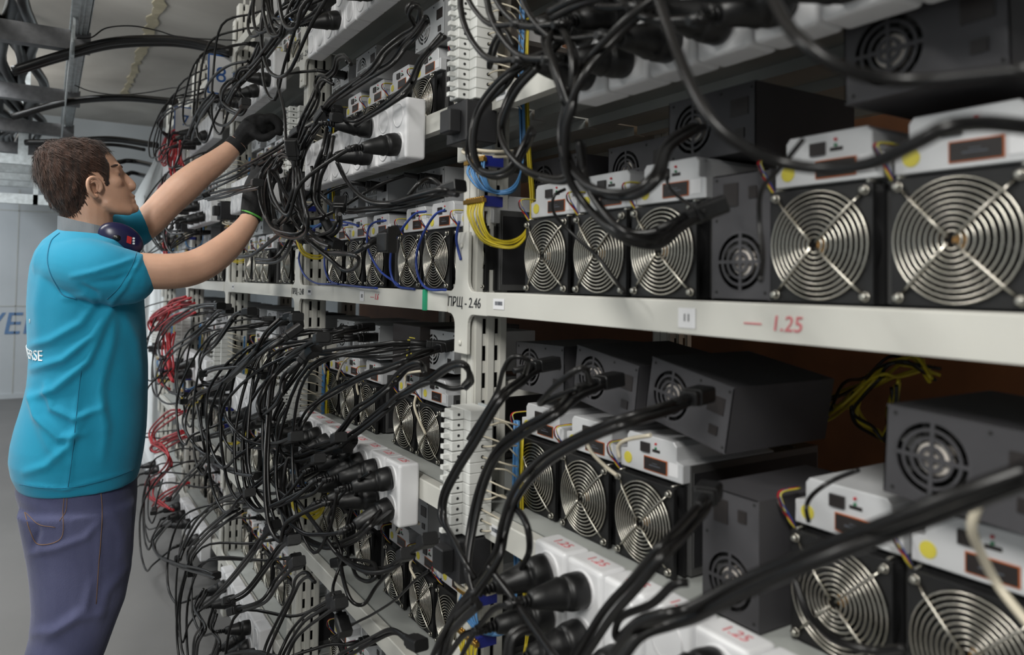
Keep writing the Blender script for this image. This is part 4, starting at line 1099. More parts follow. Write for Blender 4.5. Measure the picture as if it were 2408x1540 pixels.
# far bays, black
far = [([(517, 712), (476, 714), (449, 725), (408, 752), (384, 776), (371, 804), (373, 831), (380, 840)], 'black cord arching left beside the upper red leads', 2),
       ([(536, 722), (509, 733), (476, 765), (444, 793), (405, 820), (381, 853), (378, 885), (395, 915), (430, 925)], 'black cord arching over the red vertical run', 2),
       ([(594, 730), (558, 735), (542, 749), (504, 804), (474, 831), (468, 858), (476, 877)], 'black cord before the third upright, slim arch', 2),
       ([(695, 741), (662, 749), (626, 782), (599, 820), (572, 847), (531, 885), (504, 899), (476, 896), (471, 880), (493, 866), (531, 858), (580, 858), (613, 875)], 'black cord running back into the plug cluster', 2),
       ([(703, 763), (667, 787), (635, 804), (575, 853), (515, 902), (468, 921), (441, 954), (430, 994), (444, 1027), (471, 1060), (500, 1075)], 'long black cord swinging far left of the uprights', 2),
       ([(760, 793), (722, 809), (675, 839), (640, 875), (618, 913), (607, 945), (613, 975), (632, 995)], 'black cord sweeping before the lower white breakers', 2),
       ([(740, 812), (705, 847), (667, 885), (656, 924), (629, 959), (575, 989), (531, 1011), (476, 1027)], 'black cord slanting across the lower white breakers', 2),
       ([(520, 945), (531, 981), (553, 1008), (585, 1033), (640, 1042), (690, 1030)], 'black cord sagging below the plug cluster', 2),
       ([(464, 951), (475, 1027), (491, 1076), (546, 1104), (595, 1115)], 'black cord curving under to the waist high beam', 2),
       ([(584, 1153), (546, 1164), (507, 1180), (464, 1224), (436, 1273), (420, 1310)], 'black cord slanting below the waist high beam', 2),
       ([(400, 1215), (376, 1235), (357, 1267), (366, 1300), (415, 1322), (469, 1338), (500, 1350)], 'black cord hoop farthest left near the floor', 3),
       ([(644, 1224), (627, 1245), (589, 1300), (546, 1355), (502, 1404), (464, 1431)], 'black cord slanting to the lowest plugs, far one', 2),
       ([(687, 1262), (655, 1284), (622, 1333), (578, 1387), (540, 1410)], 'black cord slanting to the lowest plugs, middle one', 2),
       ([(698, 1311), (649, 1365), (616, 1409), (560, 1430)], 'black cord slanting to the lowest plugs, near one', 2),
       ([(480, 1382), (458, 1426), (475, 1464), (458, 1500), (453, 1560)], 'tangled black cord end hanging to the floor', 3),
       ([(500, 1430), (490, 1470), (510, 1500), (490, 1560)], 'black cord tangle at the foot of the racks', 3),
       ([(382, 1125), (371, 1164), (363, 1196)], 'straight black cord end among the lowest red leads', 1),
       ([(380, 850), (365, 890), (372, 930), (395, 950), (430, 945)], 'thin black lead bowed beyond the red ones', 1),
       ([(584, 143), (540, 152), (502, 181), (485, 210), (485, 242), (497, 277), (514, 295), (540, 289), (570, 248)], 'thin black hoop over the middle number board', 1),
       ([(479, 231), (438, 237), (394, 257), (371, 286), (377, 304), (391, 315)], 'black hoop reaching farthest left above the number board', 2),
       ([(681, 45), (643, 88), (599, 146), (570, 175), (548, 200), (530, 235)], 'black cord bundle dropping between the two number boards', 3),
       ([(610, 100), (590, 140), (570, 170), (556, 180), (565, 160), (600, 155)], 'black cord twist right of the middle number board', 2),
       ([(560, 180), (535, 190), (518, 215), (525, 245), (560, 265), (575, 240), (560, 215)], 'coiled black cord below the middle number board', 2),
       ([(500, 215), (470, 250), (450, 290), (440, 320)], 'black cord bundle before the farthest number board', 3),
       ([(425, 545), (395, 540), (380, 515), (395, 490), (440, 470), (480, 460)], 'thin black hoops under the upper forearm', 2),
       ([(400, 520), (388, 550), (400, 590), (450, 600), (500, 590), (530, 570)], 'round black hoops behind the lower forearm', 3),
       ([(480, 460), (520, 450), (560, 440), (600, 430)], 'black cord mass between the forearms', 3),
       ([(470, 1000), (490, 1050), (470, 1090), (430, 1130), (400, 1170)], 'black cord twisting down past the red leads', 2),
       ([(560, 1190), (520, 1215), (470, 1260), (440, 1300), (450, 1340)], 'black cord bundle under the waist beam, nearer', 3)]
for q, (pts, lb, n) in enumerate(far): trace(pts, .47, .0044, B, lb, n, 6, wob=.03, ends='i' if q < 7 or q in (9, 11, 12, 13) else None)
trace([(700, -20), (688, 20), (690, 45), (720, 40), (755, 15)], .50, .0044, B, 'black cord arch over the nearest number board', 2, 9)

# yellow and dark leads bunched behind the near lower supplies
ry = random.Random(9)
yb0 = [(1790, 1040), (1850, 1010), (1930, 970), (2000, 930), (2060, 885), (2130, 860), (2200, 870)]
for k in range(9):
    P = []
    for i, (px, py) in enumerate(yb0):
        P.append(atX(px + ry.uniform(-30, 30), py + ry.uniform(-28, 28), 1.02 + .06 * math.sin(i + k)))
    cord(P, .0026, 'cord_yellow' if k % 3 else 'cord_black', f'{"yellow" if k % 3 else "dark"} lead bunched behind the near lower supplies, strand {ORD[k]}', 'cable', 'leads behind the near lower supplies', 'internal_cable', sides=5)
for k in range(6):
    P = [atX(px + ry.uniform(-14, 14), py + ry.uniform(-10, 10), .95 + .02 * k) for px, py in ((2080, 890), (2020, 930), (2010, 980), (2050, 1010), (2090, 1030), (2100, 960), (2110, 900))]
    cord(P, .0026, 'cord_yellow' if k % 2 else 'cord_black', f'{"yellow" if k % 2 else "dark"} lead curling down beside the big near supply, strand {ORD[k]}', 'cable', 'leads beside the big near supply', 'internal_cable', sides=5)
# ------------------------------------------------------------------ the man at the racks
from mathutils.bvhtree import BVHTree
PYC = 2.27
def zc(P): return -(CAMROT.transposed() @ (Vector(P) - CAMLOC)).z
def pxr(P, r): return r * zc(P) / FPX
def toPix(P):
    q = CAMROT.transposed() @ (Vector(P) - CAMLOC)
    return (PW / 2 + FPX * q.x / -q.z, CY - FPX * q.y / -q.z)
def ringloft(m, rows, Y, seg=40, pw=2.3, closed=True):
    """rows: (py_left, py_right, px_left, px_right, half_depth, [Yoff])"""
    vs = []
    for row in rows:
        pl, pr, xl, xr, b = row[:5]; yo = Y + (row[5] if len(row) > 5 else 0)
        L, R_ = atY(xl, pl, yo), atY(xr, pr, yo)
        c = (L + R_) / 2; hx = (R_ - L) / 2
        for k in range(seg):
            a = 2 * PI * k / seg
            ca, sa = math.cos(a), math.sin(a)
            ca = math.copysign(abs(ca) ** (2 / pw), ca); sa = math.copysign(abs(sa) ** (2 / pw), sa)
            vs.append(c + hx * ca + Vector((0, 1, 0)) * b * sa)
    n = len(rows)
    fs = [(i * seg + k, i * seg + (k + 1) % seg, (i + 1) * seg + (k + 1) % seg, (i + 1) * seg + k) for i in range(n - 1) for k in range(seg)]
    m.add(vs, fs, 0, True)
    q = len(m.v) - len(vs)
    if closed:
        m.f.append([q + k for k in range(seg)]); m.m.append(0); m.sm.append(True)
        m.f.append([q + (n - 1) * seg + k for k in range(seg)][::-1]); m.m.append(0); m.sm.append(True)
def limb(m, pts, sides=18, per=6):
    """pts: (px, py, Y, radius_px)"""
    P = [atY(a, b, y) for a, b, y, r in pts]; R_ = [pxr(p, q[3]) for p, q in zip(P, pts)]
    S = spline(P, per); RR = spline([(r, 0, 0) for r in R_], per)
    m.tube(S, [max(.002, v[0]) for v in RR], sides)
    for p, r in ((S[0], R_[0]), (S[-1], R_[-1])): ball(m, p, (r, r, r))
def ball(m, c, rad, seg=18, rings=10, M=None):
    vs = []; c = Vector(c)
    for i in range(1, rings):
        t = PI * i / rings
        for k in range(seg):
            a = 2 * PI * k / seg
            v = Vector((rad[0] * math.sin(t) * math.cos(a), rad[1] * math.sin(t) * math.sin(a), rad[2] * math.cos(t)))
            vs.append(c + (M @ v if M else v))
    t0, t1 = Vector((0, 0, rad[2])), Vector((0, 0, -rad[2]))
    vs += [c + (M @ t0 if M else t0), c + (M @ t1 if M else t1)]
    fs = [(i * seg + k, (i + 1) * seg + k, (i + 1) * seg + (k + 1) % seg, i * seg + (k + 1) % seg) for i in range(rings - 2) for k in range(seg)]
    n = (rings - 1) * seg
    fs += [(n, k, (k + 1) % seg) for k in range(seg)] + [(n + 1, (rings - 2) * seg + (k + 1) % seg, (rings - 2) * seg + k) for k in range(seg)]
    m.add(vs, fs, 0, True)
def remesh(m, vox, smooth=4, factor=.5, name='body', mats=('skin',)):
    me = m.mesh(name + '_raw', list(mats)[:1])
    o = bpy.data.objects.new('tmp', me); COL.objects.link(o)
    r = o.modifiers.new('r', 'REMESH'); r.mode = 'VOXEL'; r.voxel_size = vox; r.use_smooth_shade = True
    s = o.modifiers.new('s', 'SMOOTH'); s.iterations = smooth; s.factor = factor
    bpy.context.view_layer.update()
    out = bpy.data.meshes.new_from_object(o.evaluated_get(bpy.context.evaluated_depsgraph_get()))
    bpy.data.objects.remove(o); out.name = name
    out.materials.clear()
    for k in mats: out.materials.append(MATS[k])
    for p in out.polygons: p.use_smooth = True
    return out
def bvh(me): return BVHTree.FromPolygons([v.co for v in me.vertices], [p.vertices for p in me.polygons])
def hit(tree, px, py):
    d = ray(px, py).normalized(); return tree.ray_cast(CAMLOC, d)[:2]
def seg_dist(u, v, a, b):
    ax, ay = a; bx, by = b; dx, dy = bx - ax, by - ay
    t = max(0, min(1, ((u - ax) * dx + (v - ay) * dy) / (dx * dx + dy * dy + 1e-9)))
    return math.hypot(u - ax - t * dx, v - ay - t * dy), t
def folds(me, lst, near_only=True):
    """raised creases; each fold: pixel polyline, height in metres, half width in pixels"""
    me.update(); nor = [v.normal.copy() for v in me.vertices]
    view = [(v.co - CAMLOC).normalized() for v in me.vertices]
    for i, v in enumerate(me.vertices):
        wt = max(0, min(1, (.3 - nor[i].dot(view[i])) / .45))
        if wt <= 0: continue
        u, w_ = toPix(v.co); d = 0
        for pl, h, hw in lst:
            best = 1e9; n = len(pl) - 1
            for k in range(n):
                q, t = seg_dist(u, w_, pl[k], pl[k + 1]); tt = (k + t) / n
                if q < best: best, bt = q, tt
            if best < hw * 3: d += h * math.exp(-(best / hw) ** 2) * (math.sin(PI * min(1, max(0, bt * .9 + .05))) ** .5)
        v.co += nor[i] * (d * wt)
    me.update()

man = empty('person', tuple(atY(60, 1880, PYC)))
man.location.z = 0.0
tag(man, 'man in turquoise t-shirt and jeans, black gloves, reaching up into the cables', 'person')
MI = Matrix.Translation(-Vector(man.location))
def child(name, me, parent=None):
    o = link(name, me, parent or man)
    if parent is None: o.matrix_parent_inverse = MI
    return o
# ---- body: one continuous surface
b = MB()
H0 = 2.26
ringloft(b, [(334, 334, 130, 200, .03), (340, 340, 112, 232, .05), (352, 352, 100, 252, .064), (372, 372, 90, 270, .073), (392, 392, 88, 284, .076), (400, 400, 88, 287, .076), (410, 410, 90, 286, .075),
             (424, 424, 96, 291, .072), (436, 436, 106, 299, .069), (448, 448, 118, 306, .066), (460, 460, 132, 310, .062), (470, 470, 142, 311, .058), (480, 480, 152, 313, .054), (488, 488, 170, 320, .048), (496, 496, 190, 321, .040), (503, 503, 225, 311, .028)], H0, 44, 2.15)
limb(b, [(283, 403, H0, 6), (296, 416, H0, 6.5), (308, 429, H0, 7.5), (314, 437, H0, 7.2)], 12)
ball(b, atY(307, 444, H0), (.013, .011, .007))   # nose
for s_ in (-1, 1): ball(b, atY(304, 442, H0 + s_ * .011), (.008, .006, .006))
ball(b, atY(310, 462, H0), (.009, .021, .006)); ball(b, atY(312, 474, H0), (.009, .019, .0065))   # lips
ball(b, atY(314, 490, H0), (.014, .019, .013)); ball(b, atY(274, 394, H0), (.014, .052, .009))    # chin, brow
for s_ in (-1, 1): ball(b, atY(274, 405, H0 + s_ * .034), (.0100, .015, .0060))   # upper lids
for s_ in (-1, 1): ball(b, atY(266, 428, H0 + s_ * .044), (.024, .018, .020))                  # cheekbones
limb(b, [(206, 455, H0, 50), (205, 500, H0, 53), (205, 540, H0 + .0, 55), (196, 600, H0, 66)], 20)
limb(b, [(252, 478, H0 - .042, 16), (275, 490, H0 - .035, 14), (300, 494, H0 - .02, 13)], 12)   # jaw, near side
limb(b, [(252, 478, H0 + .042, 16), (275, 490, H0 + .035, 14), (300, 494, H0 + .02, 13)], 12)
# near (right) arm
limb(b, [(165, 632, 2.15, 44), (240, 636, 2.09, 47), (330, 637, 2.08, 43), (400, 638, 2.08, 42), (452, 630, 2.09, 41), (500, 606, 2.10, 38), (545, 569, 2.12, 32), (576, 533, 2.13, 25), (592, 506, 2.14, 21)], 22)
# far (left) arm
limb(b, [(255, 560, 2.42, 48), (300, 545, 2.42, 42), (345, 525, 2.42, 36), (395, 475, 2.41, 36), (432, 440, 2.40, 37), (470, 408, 2.40, 33), (510, 380, 2.40, 28), (545, 350, 2.40, 22), (566, 330, 2.40, 19)], 22)
# trunk and legs (under the clothes)
ringloft(b, [(560, 560, 130, 290, .10), (600, 600, 100, 318, .155), (700, 700, 75, 325, .165), (850, 850, 78, 330, .155), (1000, 1000, 75, 315, .13), (1120, 1120, 80, 280, .11), (1200, 1200, 100, 270, .11)], PYC, 36, 2.2)
for yo in (-.085, .085):
    limb(b, [(185, 1180, PYC + yo * .8, 60), (188, 1350, PYC + yo, 58), (150, 1540, PYC + yo, 48), (110, 1700, PYC + yo, 40), (72, 1850, PYC + yo, 30)], 18)
body = remesh(b, .0042, 3, .5, 'body')
BO = child('body', body); BT = bvh(body)
# ear
for s_ in (-1, 1):
    m = MB()
    ol = [(232, 452), (238, 442), (236, 430), (228, 420), (217, 417), (208, 423), (206, 434), (209, 446), (215, 456), (223, 463), (230, 461)]
    off = [.072, .074, .077, .082, .088, .092, .093, .091, .086, .080, .074]
    P = [atY(x, y, H0 + s_ * o_) for (x, y), o_ in zip(ol, off)]
    m.tube(spline(P, 5), .0048, 8)
    inn = [atY(222 + (x - 222) * .8, 439 + (y - 439) * .8, H0 + s_ * (o_ - .006)) for (x, y), o_ in zip(ol, off)]
    cc = atY(226, 440, H0 + s_ * .068); c2 = atY(222, 440, H0 + s_ * .062)
    n = len(inn); m.add(inn + [cc] + [c2], [(k, (k + 1) % n, n) for k in range(n)] + [((k + 1) % n, k, n + 1) for k in range(n)], 0, True)
    limb(m, [(213, 430, H0 + s_ * .086, 3), (221, 427, H0 + s_ * .082, 3), (228, 433, H0 + s_ * .078, 3), (229, 446, H0 + s_ * .075, 3)], 8)
    ball(m, atY(226, 460, H0 + s_ * .077), (.006, .004, .006)); ball(m, atY(236, 444, H0 + s_ * .072), (.005, .005, .006))
    child('ear', remesh(m, .0016, 2, .4, 'ear'))
# eyes and brows
for s_ in (-1, 1):
    e_ = MB(); ball(e_, atY(271, 410, H0 + s_ * .034), (.0115, .0115, .0100)); eo = child('eye', e_.mesh('eye', 'eye_white'))
    e2 = MB(); ball(e2, atY(279, 409, H0 + s_ * .035), (.0035, .005, .005)); link('iris', e2.mesh('iris', 'eye_dark'), eo)
    e3 = MB(); limb(e3, [(262, 391, H0 + s_ * .058, 1.5), (272, 388, H0 + s_ * .050, 2.4), (283, 390, H0 + s_ * .034, 2.6), (287, 393, H0 + s_ * .018, 1.8)], 8)
    child('eyebrow', e3.mesh('eyebrow', 'hair_brown'))
# hair: cap of the scalp cut along the hairline, with short strands
HAIRP = [(50, 380), (110, 470), (135, 512), (160, 512), (182, 500), (194, 482), (203, 455), (205, 425), (212, 413), (226, 412), (238, 424), (245, 448), (252, 440), (250, 418), (252, 395), (244, 372), (250, 352), (268, 352), (275, 300), (50, 280)]
def inside(x, y, poly):
    c = False; n = len(poly)
    for i in range(n):
        (x1, y1), (x2, y2) = poly[i], poly[(i + 1) % n]
        if (y1 > y) != (y2 > y) and x < (x2 - x1) * (y - y1) / (y2 - y1) + x1: c = not c
    return c
hm = MB()
ringloft(hm, [(327, 327, 150, 200, .022), (330, 330, 125, 226, .042), (338, 338, 103, 246, .060), (350, 350, 90, 260, .072), (366, 366, 80, 266, .080), (384, 384, 76, 272, .084), (404, 404, 75, 272, .085),
              (424, 424, 79, 272, .084), (444, 444, 88, 272, .081), (464, 464, 101, 270, .076), (484, 484, 117, 262, .070), (500, 500, 131, 250, .066), (515, 515, 140, 240, .062)], H0, 90, 2.2)
hr = remesh(hm, .0040, 2, .5, 'hair', ('hair_brown',))
import bmesh
hb = bmesh.new(); hb.from_mesh(hr)
def flatpix(co):   # profile position, the same for both sides of the head
    return toPix((co.x, H0, co.z))
dele = [v for v in hb.verts if not inside(*flatpix(v.co), HAIRP)]
bmesh.ops.delete(hb, geom=dele, context='VERTS')
for v in hb.verts:
    u, w_ = flatpix(v.co)
    n_ = noise.noise(Vector((u * .05, w_ * .05, v.co.y * 30))) + .6 * noise.noise(Vector((u * .16, w_ * .08, v.co.y * 70)))
    v.co += v.normal * (.0035 * n_)
for v in hb.verts:
    u, w_ = flatpix(v.co)
    dd = min(seg_dist(u, w_, HAIRP[k], HAIRP[(k + 1) % len(HAIRP)])[0] for k in range(2, 17))
    loc, nn, _, _ = BT.find_nearest(v.co)
    k_ = min(1, dd / 30); k_ = k_ * k_ * (3 - 2 * k_)
    tgt = loc + nn * .0028
    v.co = tgt.lerp(v.co, k_)
hb.to_mesh(hr); hb.free(); hr.update()
HO = child('hair', hr)
sd = HO.modifiers.new('t', 'SOLIDIFY'); sd.thickness = .007; sd.offset = -1
st = MB(); rr = random.Random(5); vv = list(hr.vertices); C0 = atY(165, 405, H0)
for _ in range(4200):
    v = rr.choice(vv); u, w_ = flatpix(v.co)
    if u > 232 and w_ > 362: continue
    crown = atY(110, 360, H0)
    d = (v.co - crown); d.y *= 1.2
    d = (d - v.normal * d.dot(v.normal)); 
    if d.length < 1e-4: continue
    d = (d.normalized() + Vector((rr.uniform(-.35, .35), rr.uniform(-.3, .3), rr.uniform(-.35, .15)))).normalized()
    lift = rr.uniform(.08, .3); L_ = rr.uniform(.012, .026) * (1 if w_ < 430 else .55)
    p0 = v.co + v.normal * .0005; p1 = p0 + (d + v.normal * lift) * L_ * .5; p2 = p0 + (d * 1.05 + v.normal * lift * .45 + Vector((0, 0, -.15))) * L_
    sde = d.cross(v.normal).normalized() * .0007
    st.add([p0 - sde, p0 + sde, p1 + sde, p1 - sde, p2], [(0, 1, 2, 3), (3, 2, 4)])
so = child('hair_strands', st.mesh('hair_strands', 'hair_brown')); so['kind'] = 'stuff'
# ---- T-shirt
t = MB()
ringloft(t, [(536, 548, 140, 268, .085), (548, 556, 122, 292, .13), (566, 572, 98, 318, .165), (592, 596, 80, 330, .18), (625, 625, 69, 335, .185), (665, 665, 64, 336, .185), (715, 715, 61, 338, .185), (780, 780, 62, 342, .18),
             (850, 850, 66, 346, .175), (910, 910, 62, 346, .172), (960, 960, 48, 345, .175), (1010, 1000, 32, 343, .178), (1050, 1040, 22, 338, .18), (1085, 1070, 18, 333, .18), (1118, 1092, 24, 328, .178), (1148, 1112, 40, 322, .172)], PYC, 60, 2.3)
limb(t, [(152, 622, 2.19, 66), (195, 630, 2.13, 72), (240, 640, 2.09, 70), (280, 648, 2.085, 66), (300, 652, 2.085, 64)], 26)
limb(t, [(250, 560, 2.42, 66), (285, 548, 2.43, 56), (318, 535, 2.425, 46)], 26)
sm_ = MB()
shirt = remesh(t, .0052, 5, .5, 'shirt', ('shirt_turquoise',))
folds(shirt, [
    ([(262, 712), (215, 790), (150, 845), (78, 868)], .011, 10), ([(265, 718), (205, 850), (130, 915), (80, 935)], .012, 11), ([(230, 700), (190, 760), (120, 800), (70, 815)], .008, 10),
    ([(72, 925), (92, 980), (140, 1030), (200, 1020)], .010, 9), ([(75, 905), (88, 975), (118, 1050), (155, 1090)], .007, 14), ([(110, 905), (125, 960), (175, 985), (235, 960)], .010, 9),
    ([(195, 985), (160, 1050), (110, 1095), (60, 1110)], .008, 10), ([(270, 720), (262, 800), (240, 900), (238, 1010)], .007, 13), ([(285, 730), (320, 800), (335, 900)], .006, 13),
    ([(240, 840), (230, 920), (250, 1000), (240, 1080)], .006, 12), ([(190, 870), (180, 960), (168, 1060), (160, 1150)], .004, 8),
    ([(322, 606), (280, 622), (220, 640), (170, 650)], .007, 7), ([(318, 640), (270, 660), (215, 665)], -.006, 8), ([(150, 700), (200, 695), (250, 712)], .006, 8), ([(235, 715), (225, 690), (190, 670)], -.006, 7),
    ([(335, 598), (318, 632), (290, 680), (265, 708)], .005, 5), ([(100, 640), (88, 720), (92, 800)], .005, 14), 
    ([(60, 1140), (150, 1150), (310, 1108)], .004, 5)])
SO = child('shirt', shirt); ST = bvh(shirt)
def on_surface(tree, pts, r, m_, name, parent, per=6, lift=.0006, sides=5):
    P = []
    for p in spline([(a, c, 0) for a, c in pts], per):
        q, n = hit(tree, p.x, p.y)
        if q is not None: P.append(q + n * lift)
    if len(P) > 2: return link(name, MB().tube(P, r, sides).mesh(name, m_), parent)
on_surface(ST, [(140, 548), (120, 568), (112, 607), (118, 640), (134, 672), (150, 694), (180, 702)], .0016, 'shirt_seam', 'seam', SO)
on_surface(ST, [(322, 592), (308, 630), (283, 672), (252, 703)], .0008, 'shirt_seam', 'seam', SO)
on_surface(ST, [(192, 860), (182, 950), (172, 1050), (160, 1145)], .0007, 'shirt_seam', 'seam', SO)
on_surface(ST, [(45, 1138), (100, 1147), (170, 1146), (250, 1128), (315, 1104)], .0007, 'shirt_seam', 'seam', SO)
# white lettering wrapping the back of the shirt, its last letters in view
def wrap_text(body_, size, px, py, name, m_='shirt_print'):
    q, n = hit(ST, px, py)
    if q is None: return
    me = text_mesh(body_, size, m_, .0006, 0, 'RIGHT').copy()
    u = Vector((0, 0, 1)).cross(n).normalized(); z = Vector((0, 0, 1))
    # bend every vertex onto the cloth by walking round the back at constant height
    for v in me.vertices:
        x, y, h = v.co
        pt = q + u * x + z * y
        loc, nn, _, _ = ST.find_nearest(pt - n * min(.06, abs(x) * .35))
        v.co = loc + nn * (.001 + h)
    me.update(); link(name, me, SO)
wrap_text('UNIVERSE', .040, 102, 838, 'shirt_lettering')
wrap_text("'", .040, 72, 766, 'shirt_mark')
# ---- jeans
j = MB()
ringloft(j, [(1085, 1075, 46, 318, .155), (1125, 1105, 36, 322, .165), (1160, 1150, 34, 322, .17), (1200, 1200, 46, 318, .172), (1250, 1250, 62, 313, .172), (1300, 1300, 74, 308, .165)], PYC, 50, 2.2)
for yo, k in ((-.088, 1.0), (.088, .97)):
    pts = [((46 + 310) / 2 + 4, 1190, 128), ((62 + 313) / 2, 1250, 122), ((75 + 308) / 2, 1310, 115), ((80 + 302) / 2, 1360, 109), ((83 + 290) / 2, 1420, 102), ((78 + 266) / 2, 1480, 93), ((62 + 244) / 2, 1540, 90), (120, 1640, 82), (95, 1740, 72), (70, 1850, 62)]
    P = [atY(a, c_, PYC + yo) for a, c_, r in pts]; vs = []; seg = 30
    for p, (a, c_, r) in zip(P, pts):
        rx = pxr(p, r * k) / .98; ry = min(rx, .095)
        for q in range(seg): vs.append(p + Vector((rx * .93 * math.cos(2 * PI * q / seg), ry * math.sin(2 * PI * q / seg), 0)))
    n = len(P); j.add(vs, [(i * seg + q, i * seg + (q + 1) % seg, (i + 1) * seg + (q + 1) % seg, (i + 1) * seg + q) for i in range(n - 1) for q in range(seg)], 0, True)
    q0 = len(j.v) - len(vs); j.f.append([q0 + q for q in range(seg)]); j.m.append(0); j.sm.append(True)
    j.f.append([q0 + (n - 1) * seg + q for q in range(seg)][::-1]); j.m.append(0); j.sm.append(True)
jeans = remesh(j, .0060, 4, .5, 'jeans', ('denim',))
folds(jeans, [([(75, 1300), (130, 1290), (200, 1265), (235, 1225)], .006, 9), ([(240, 1440), (180, 1455), (110, 1500)], .008, 12), ([(215, 1370), (200, 1430), (130, 1480), (80, 1490)], .007, 11),
              ([(300, 1330), (250, 1390), (230, 1460)], .006, 12), ([(235, 1230), (232, 1330), (225, 1420)], .003, 5), ([(80, 1290), (90, 1250), (75, 1210)], -.006, 8), ([(260, 1200), (290, 1260), (285, 1330)], .004, 14)])
JO = child('jeans', jeans); JT = bvh(jeans)
on_surface(JT, [(236, 1142), (240, 1200), (238, 1250), (232, 1330), (226, 1420)], .0010, 'denim_thread', 'side_stitching', JO)
on_surface(JT, [(60, 1205), (90, 1232), (130, 1240)], .0008, 'denim_thread', 'pocket_stitching', JO)
on_surface(JT, [(152, 1158), (148, 1200), (144, 1265), (92, 1280), (72, 1250), (58, 1205)], .0010, 'denim_thread', 'pocket_stitching', JO)
on_surface(JT, [(158, 1160), (155, 1200), (140, 1225)], .0008, 'denim_thread', 'pocket_stitching', JO)
# shoes (below the frame)
for yo in (-.10, .10):
    a_ = atY(70, 1870, PYC + yo); s = MB()
    ball(s, (a_.x + .04, a_.y, .05), (.13, .045, .05)); ball(s, (a_.x - .04, a_.y, .07), (.06, .045, .07))
    s.box(a_.x - .10, a_.x + .15, a_.y - .04, a_.y + .04, .001, .03)
    child('shoe', remesh(s, .007, 4, .5, 'shoe', ('cord_black',)))
# ---- gloves, palm and five fingers each
def glove(name, parts, balls, ridge=None):
    g = MB()
    for p in parts: limb(g, p, 12, 4)
    for c, rad in balls: ball(g, c, rad)
    return child(name, remesh(g, .0030, 2, .4, name, ('glove_black',)))
# near hand: comes up from the green cuff, fingers closing round the cords
G1 = glove('glove', [
    [(590, 510, 2.14, 24), (594, 490, 2.14, 27), (600, 465, 2.14, 30), (606, 440, 2.14, 31), (610, 422, 2.14, 27)],
    [(604, 425, 2.115, 9), (622, 404, 2.10, 8.5), (642, 400, 2.12, 8), (648, 414, 2.15, 7)],
    [(608, 418, 2.135, 9), (624, 394, 2.13, 9), (646, 386, 2.15, 8.5), (658, 402, 2.17, 7.5)],
    [(602, 412, 2.155, 9), (616, 386, 2.16, 9), (636, 374, 2.18, 8.5), (650, 386, 2.20, 7.5)],
    [(594, 412, 2.175, 8), (602, 388, 2.19, 8), (620, 374, 2.205, 7.5), (632, 382, 2.215, 7)],
    [(616, 462, 2.12, 12), (632, 446, 2.105, 10), (640, 428, 2.11, 9), (650, 420, 2.13, 8)]], [])
# far hand: reaching over the top, fingers curled down on the plugs
G2 = glove('glove', [
    [(562, 335, 2.40, 19), (574, 318, 2.39, 22), (592, 302, 2.38, 28), (612, 294, 2.38, 28), (626, 292, 2.38, 22)],
    [(618, 282, 2.35, 11), (638, 278, 2.34, 10), (654, 292, 2.33, 9), (656, 308, 2.33, 8)],
    [(618, 280, 2.375, 11), (640, 276, 2.37, 10), (658, 292, 2.365, 9), (658, 312, 2.365, 8)],
    [(616, 280, 2.40, 10), (636, 276, 2.40, 10), (652, 290, 2.40, 9), (652, 310, 2.40, 8)],
    [(610, 282, 2.425, 9), (628, 280, 2.43, 9), (642, 294, 2.43, 8), (642, 308, 2.43, 7)],
    [(598, 312, 2.355, 12), (614, 324, 2.345, 10), (630, 322, 2.34, 9), (642, 314, 2.34, 8)]], [])
def ring_on(pts3, r, m_, name, parent):
    return link(name, MB().tube(pts3, r, 8, closed=True).mesh(name, m_), parent)
def bandring(pa, pb, Y, Rm, n=28):
    A, B_ = atY(*pa, Y), atY(*pb, Y); ax = (B_ - A).normalized(); c = (A + B_) / 2
    e1 = Vector((0, 1, 0)); e1 = (e1 - ax * e1.dot(ax)).normalized(); e2 = ax.cross(e1)
    return c, ax, [c + (e1 * math.cos(2 * PI * k / n) + e2 * math.sin(2 * PI * k / n)) * Rm for k in range(n)]
c, ax, R1 = bandring((588, 514), (596, 498), 2.14, pxr(atY(592, 506, 2.14), 24.5))
ring_on(R1, .0030, 'green_trim', 'green_cuff', G1)
c, ax, R2 = bandring((546, 350), (560, 336), 2.40, pxr(atY(553, 343, 2.40), 21.5))
wb_ = MB(); Rb = R2; n = len(Rb)
vs = [p - ax * .011 for p in Rb] + [p + ax * .011 for p in Rb] + [p - ax * .011 + (p - c).normalized() * .0035 for p in Rb] + [p + ax * .011 + (p - c).normalized() * .0035 for p in Rb]
fs = []
for k in range(n):
    q = (k + 1) % n
    fs += [(2 * n + k, 2 * n + q, 3 * n + q, 3 * n + k), (k, q, 2 * n + q, 2 * n + k), (n + k, n + q, 3 * n + q, 3 * n + k)]
wb_.add(vs, fs, 0, True)
wrist = child('wristband', wb_.mesh('wristband', 'glove_black'))
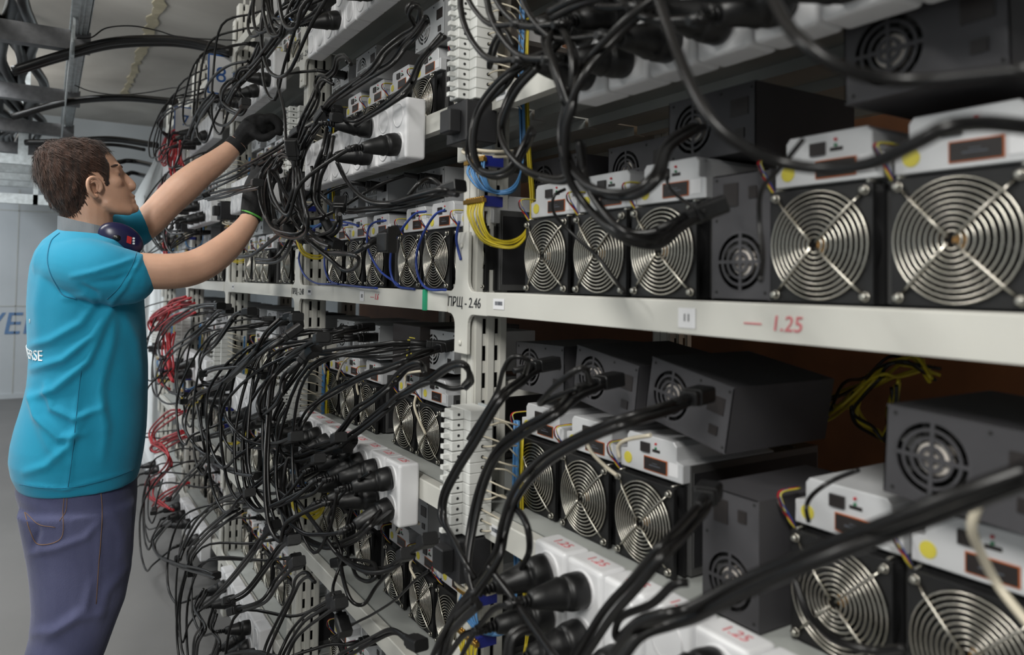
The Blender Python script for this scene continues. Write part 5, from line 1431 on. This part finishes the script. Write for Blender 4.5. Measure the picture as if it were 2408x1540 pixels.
# ---- ear defenders hanging round the neck
ed = empty('ear_defenders', tuple(atY(200, 545, H0)))
tag(ed, 'grey band ear defenders with dark navy cups hanging round the neck of the man', 'ear defenders')
EI = Matrix.Translation(-Vector(ed.location))
def echild(name, me):
    o = link(name, me, ed); o.matrix_parent_inverse = EI; return o
bnd = MB(); mid = [(248, 552, H0 - .118), (215, 544, H0 - .118), (180, 536, H0 - .105), (150, 528, H0 - .07), (139, 524, H0), (150, 526, H0 + .07), (180, 532, H0 + .10), (230, 540, H0 + .118)]
C_ = spline([atY(*p) for p in mid], 6); hh = .019; vs = []
cen = atY(215, 540, H0)
for p in C_:
    o_ = (p - cen); o_.z = 0; o_ = o_.normalized() * .004
    vs += [p + Vector((0, 0, hh)), p - Vector((0, 0, hh)), p - Vector((0, 0, hh)) + o_, p + Vector((0, 0, hh)) + o_]
n = len(C_)
bnd.add(vs, [(4 * i + a_, 4 * i + (a_ + 1) % 4, 4 * i + 4 + (a_ + 1) % 4, 4 * i + 4 + a_) for i in range(n - 1) for a_ in range(4)] + [(0, 1, 2, 3), (4 * n - 4, 4 * n - 3, 4 * n - 2, 4 * n - 1)], 0, False)
echild('headband', bnd.mesh('headband', 'muff_grey'))
for s_ in (-1, 1):
    Yc_ = H0 + s_ * .120
    c_ = atY(284, 562, Yc_); Mr = Matrix.Rotation(math.radians(28), 3, 'Y')
    q = MB(); ball(q, c_, (.056, .022, .038), 28, 16, Mr); cup = echild('cup', q.mesh('cup', 'muff_navy'))
    q = MB(); ball(q, c_ - Vector((0, s_ * .016, 0)), (.052, .014, .036), 24, 12, Mr); echild('cushion', q.mesh('cushion', 'cord_black'))
    q = MB(); limb(q, [(248, 552, H0 + s_ * .120, 12), (262, 556, H0 + s_ * .128, 9), (276, 560, H0 + s_ * .138, 8)], 10); echild('hinge', q.mesh('hinge', 'cord_black'))
    if s_ < 0:
        tr_ = bvh(cup.data)
        vs = []
        for a_, b_ in ((299, 554), (310, 558), (308, 574), (297, 570)):
            h_, n_ = hit(tr_, a_, b_); vs.append(h_ + n_ * .0008 if h_ is not None else atY(a_, b_, Yc_ - .02))
        link('red_badge', MB().add(vs, [(0, 1, 2, 3)]).mesh('red_badge', 'muff_red'), cup)
        for k in range(3):
            vs = []
            for a_, b_ in ((312, 558 + k * 6), (317, 559 + k * 6), (316, 563 + k * 6), (311, 562 + k * 6)):
                h_, n_ = hit(tr_, a_, b_); vs.append(h_ + n_ * .0008 if h_ is not None else atY(a_, b_, Yc_ - .02))
            link('white_badge', MB().add(vs, [(0, 1, 2, 3)]).mesh('white_badge', 'shirt_print'), cup)
# ------------------------------------------------------------------ done
bpy.context.view_layer.update()
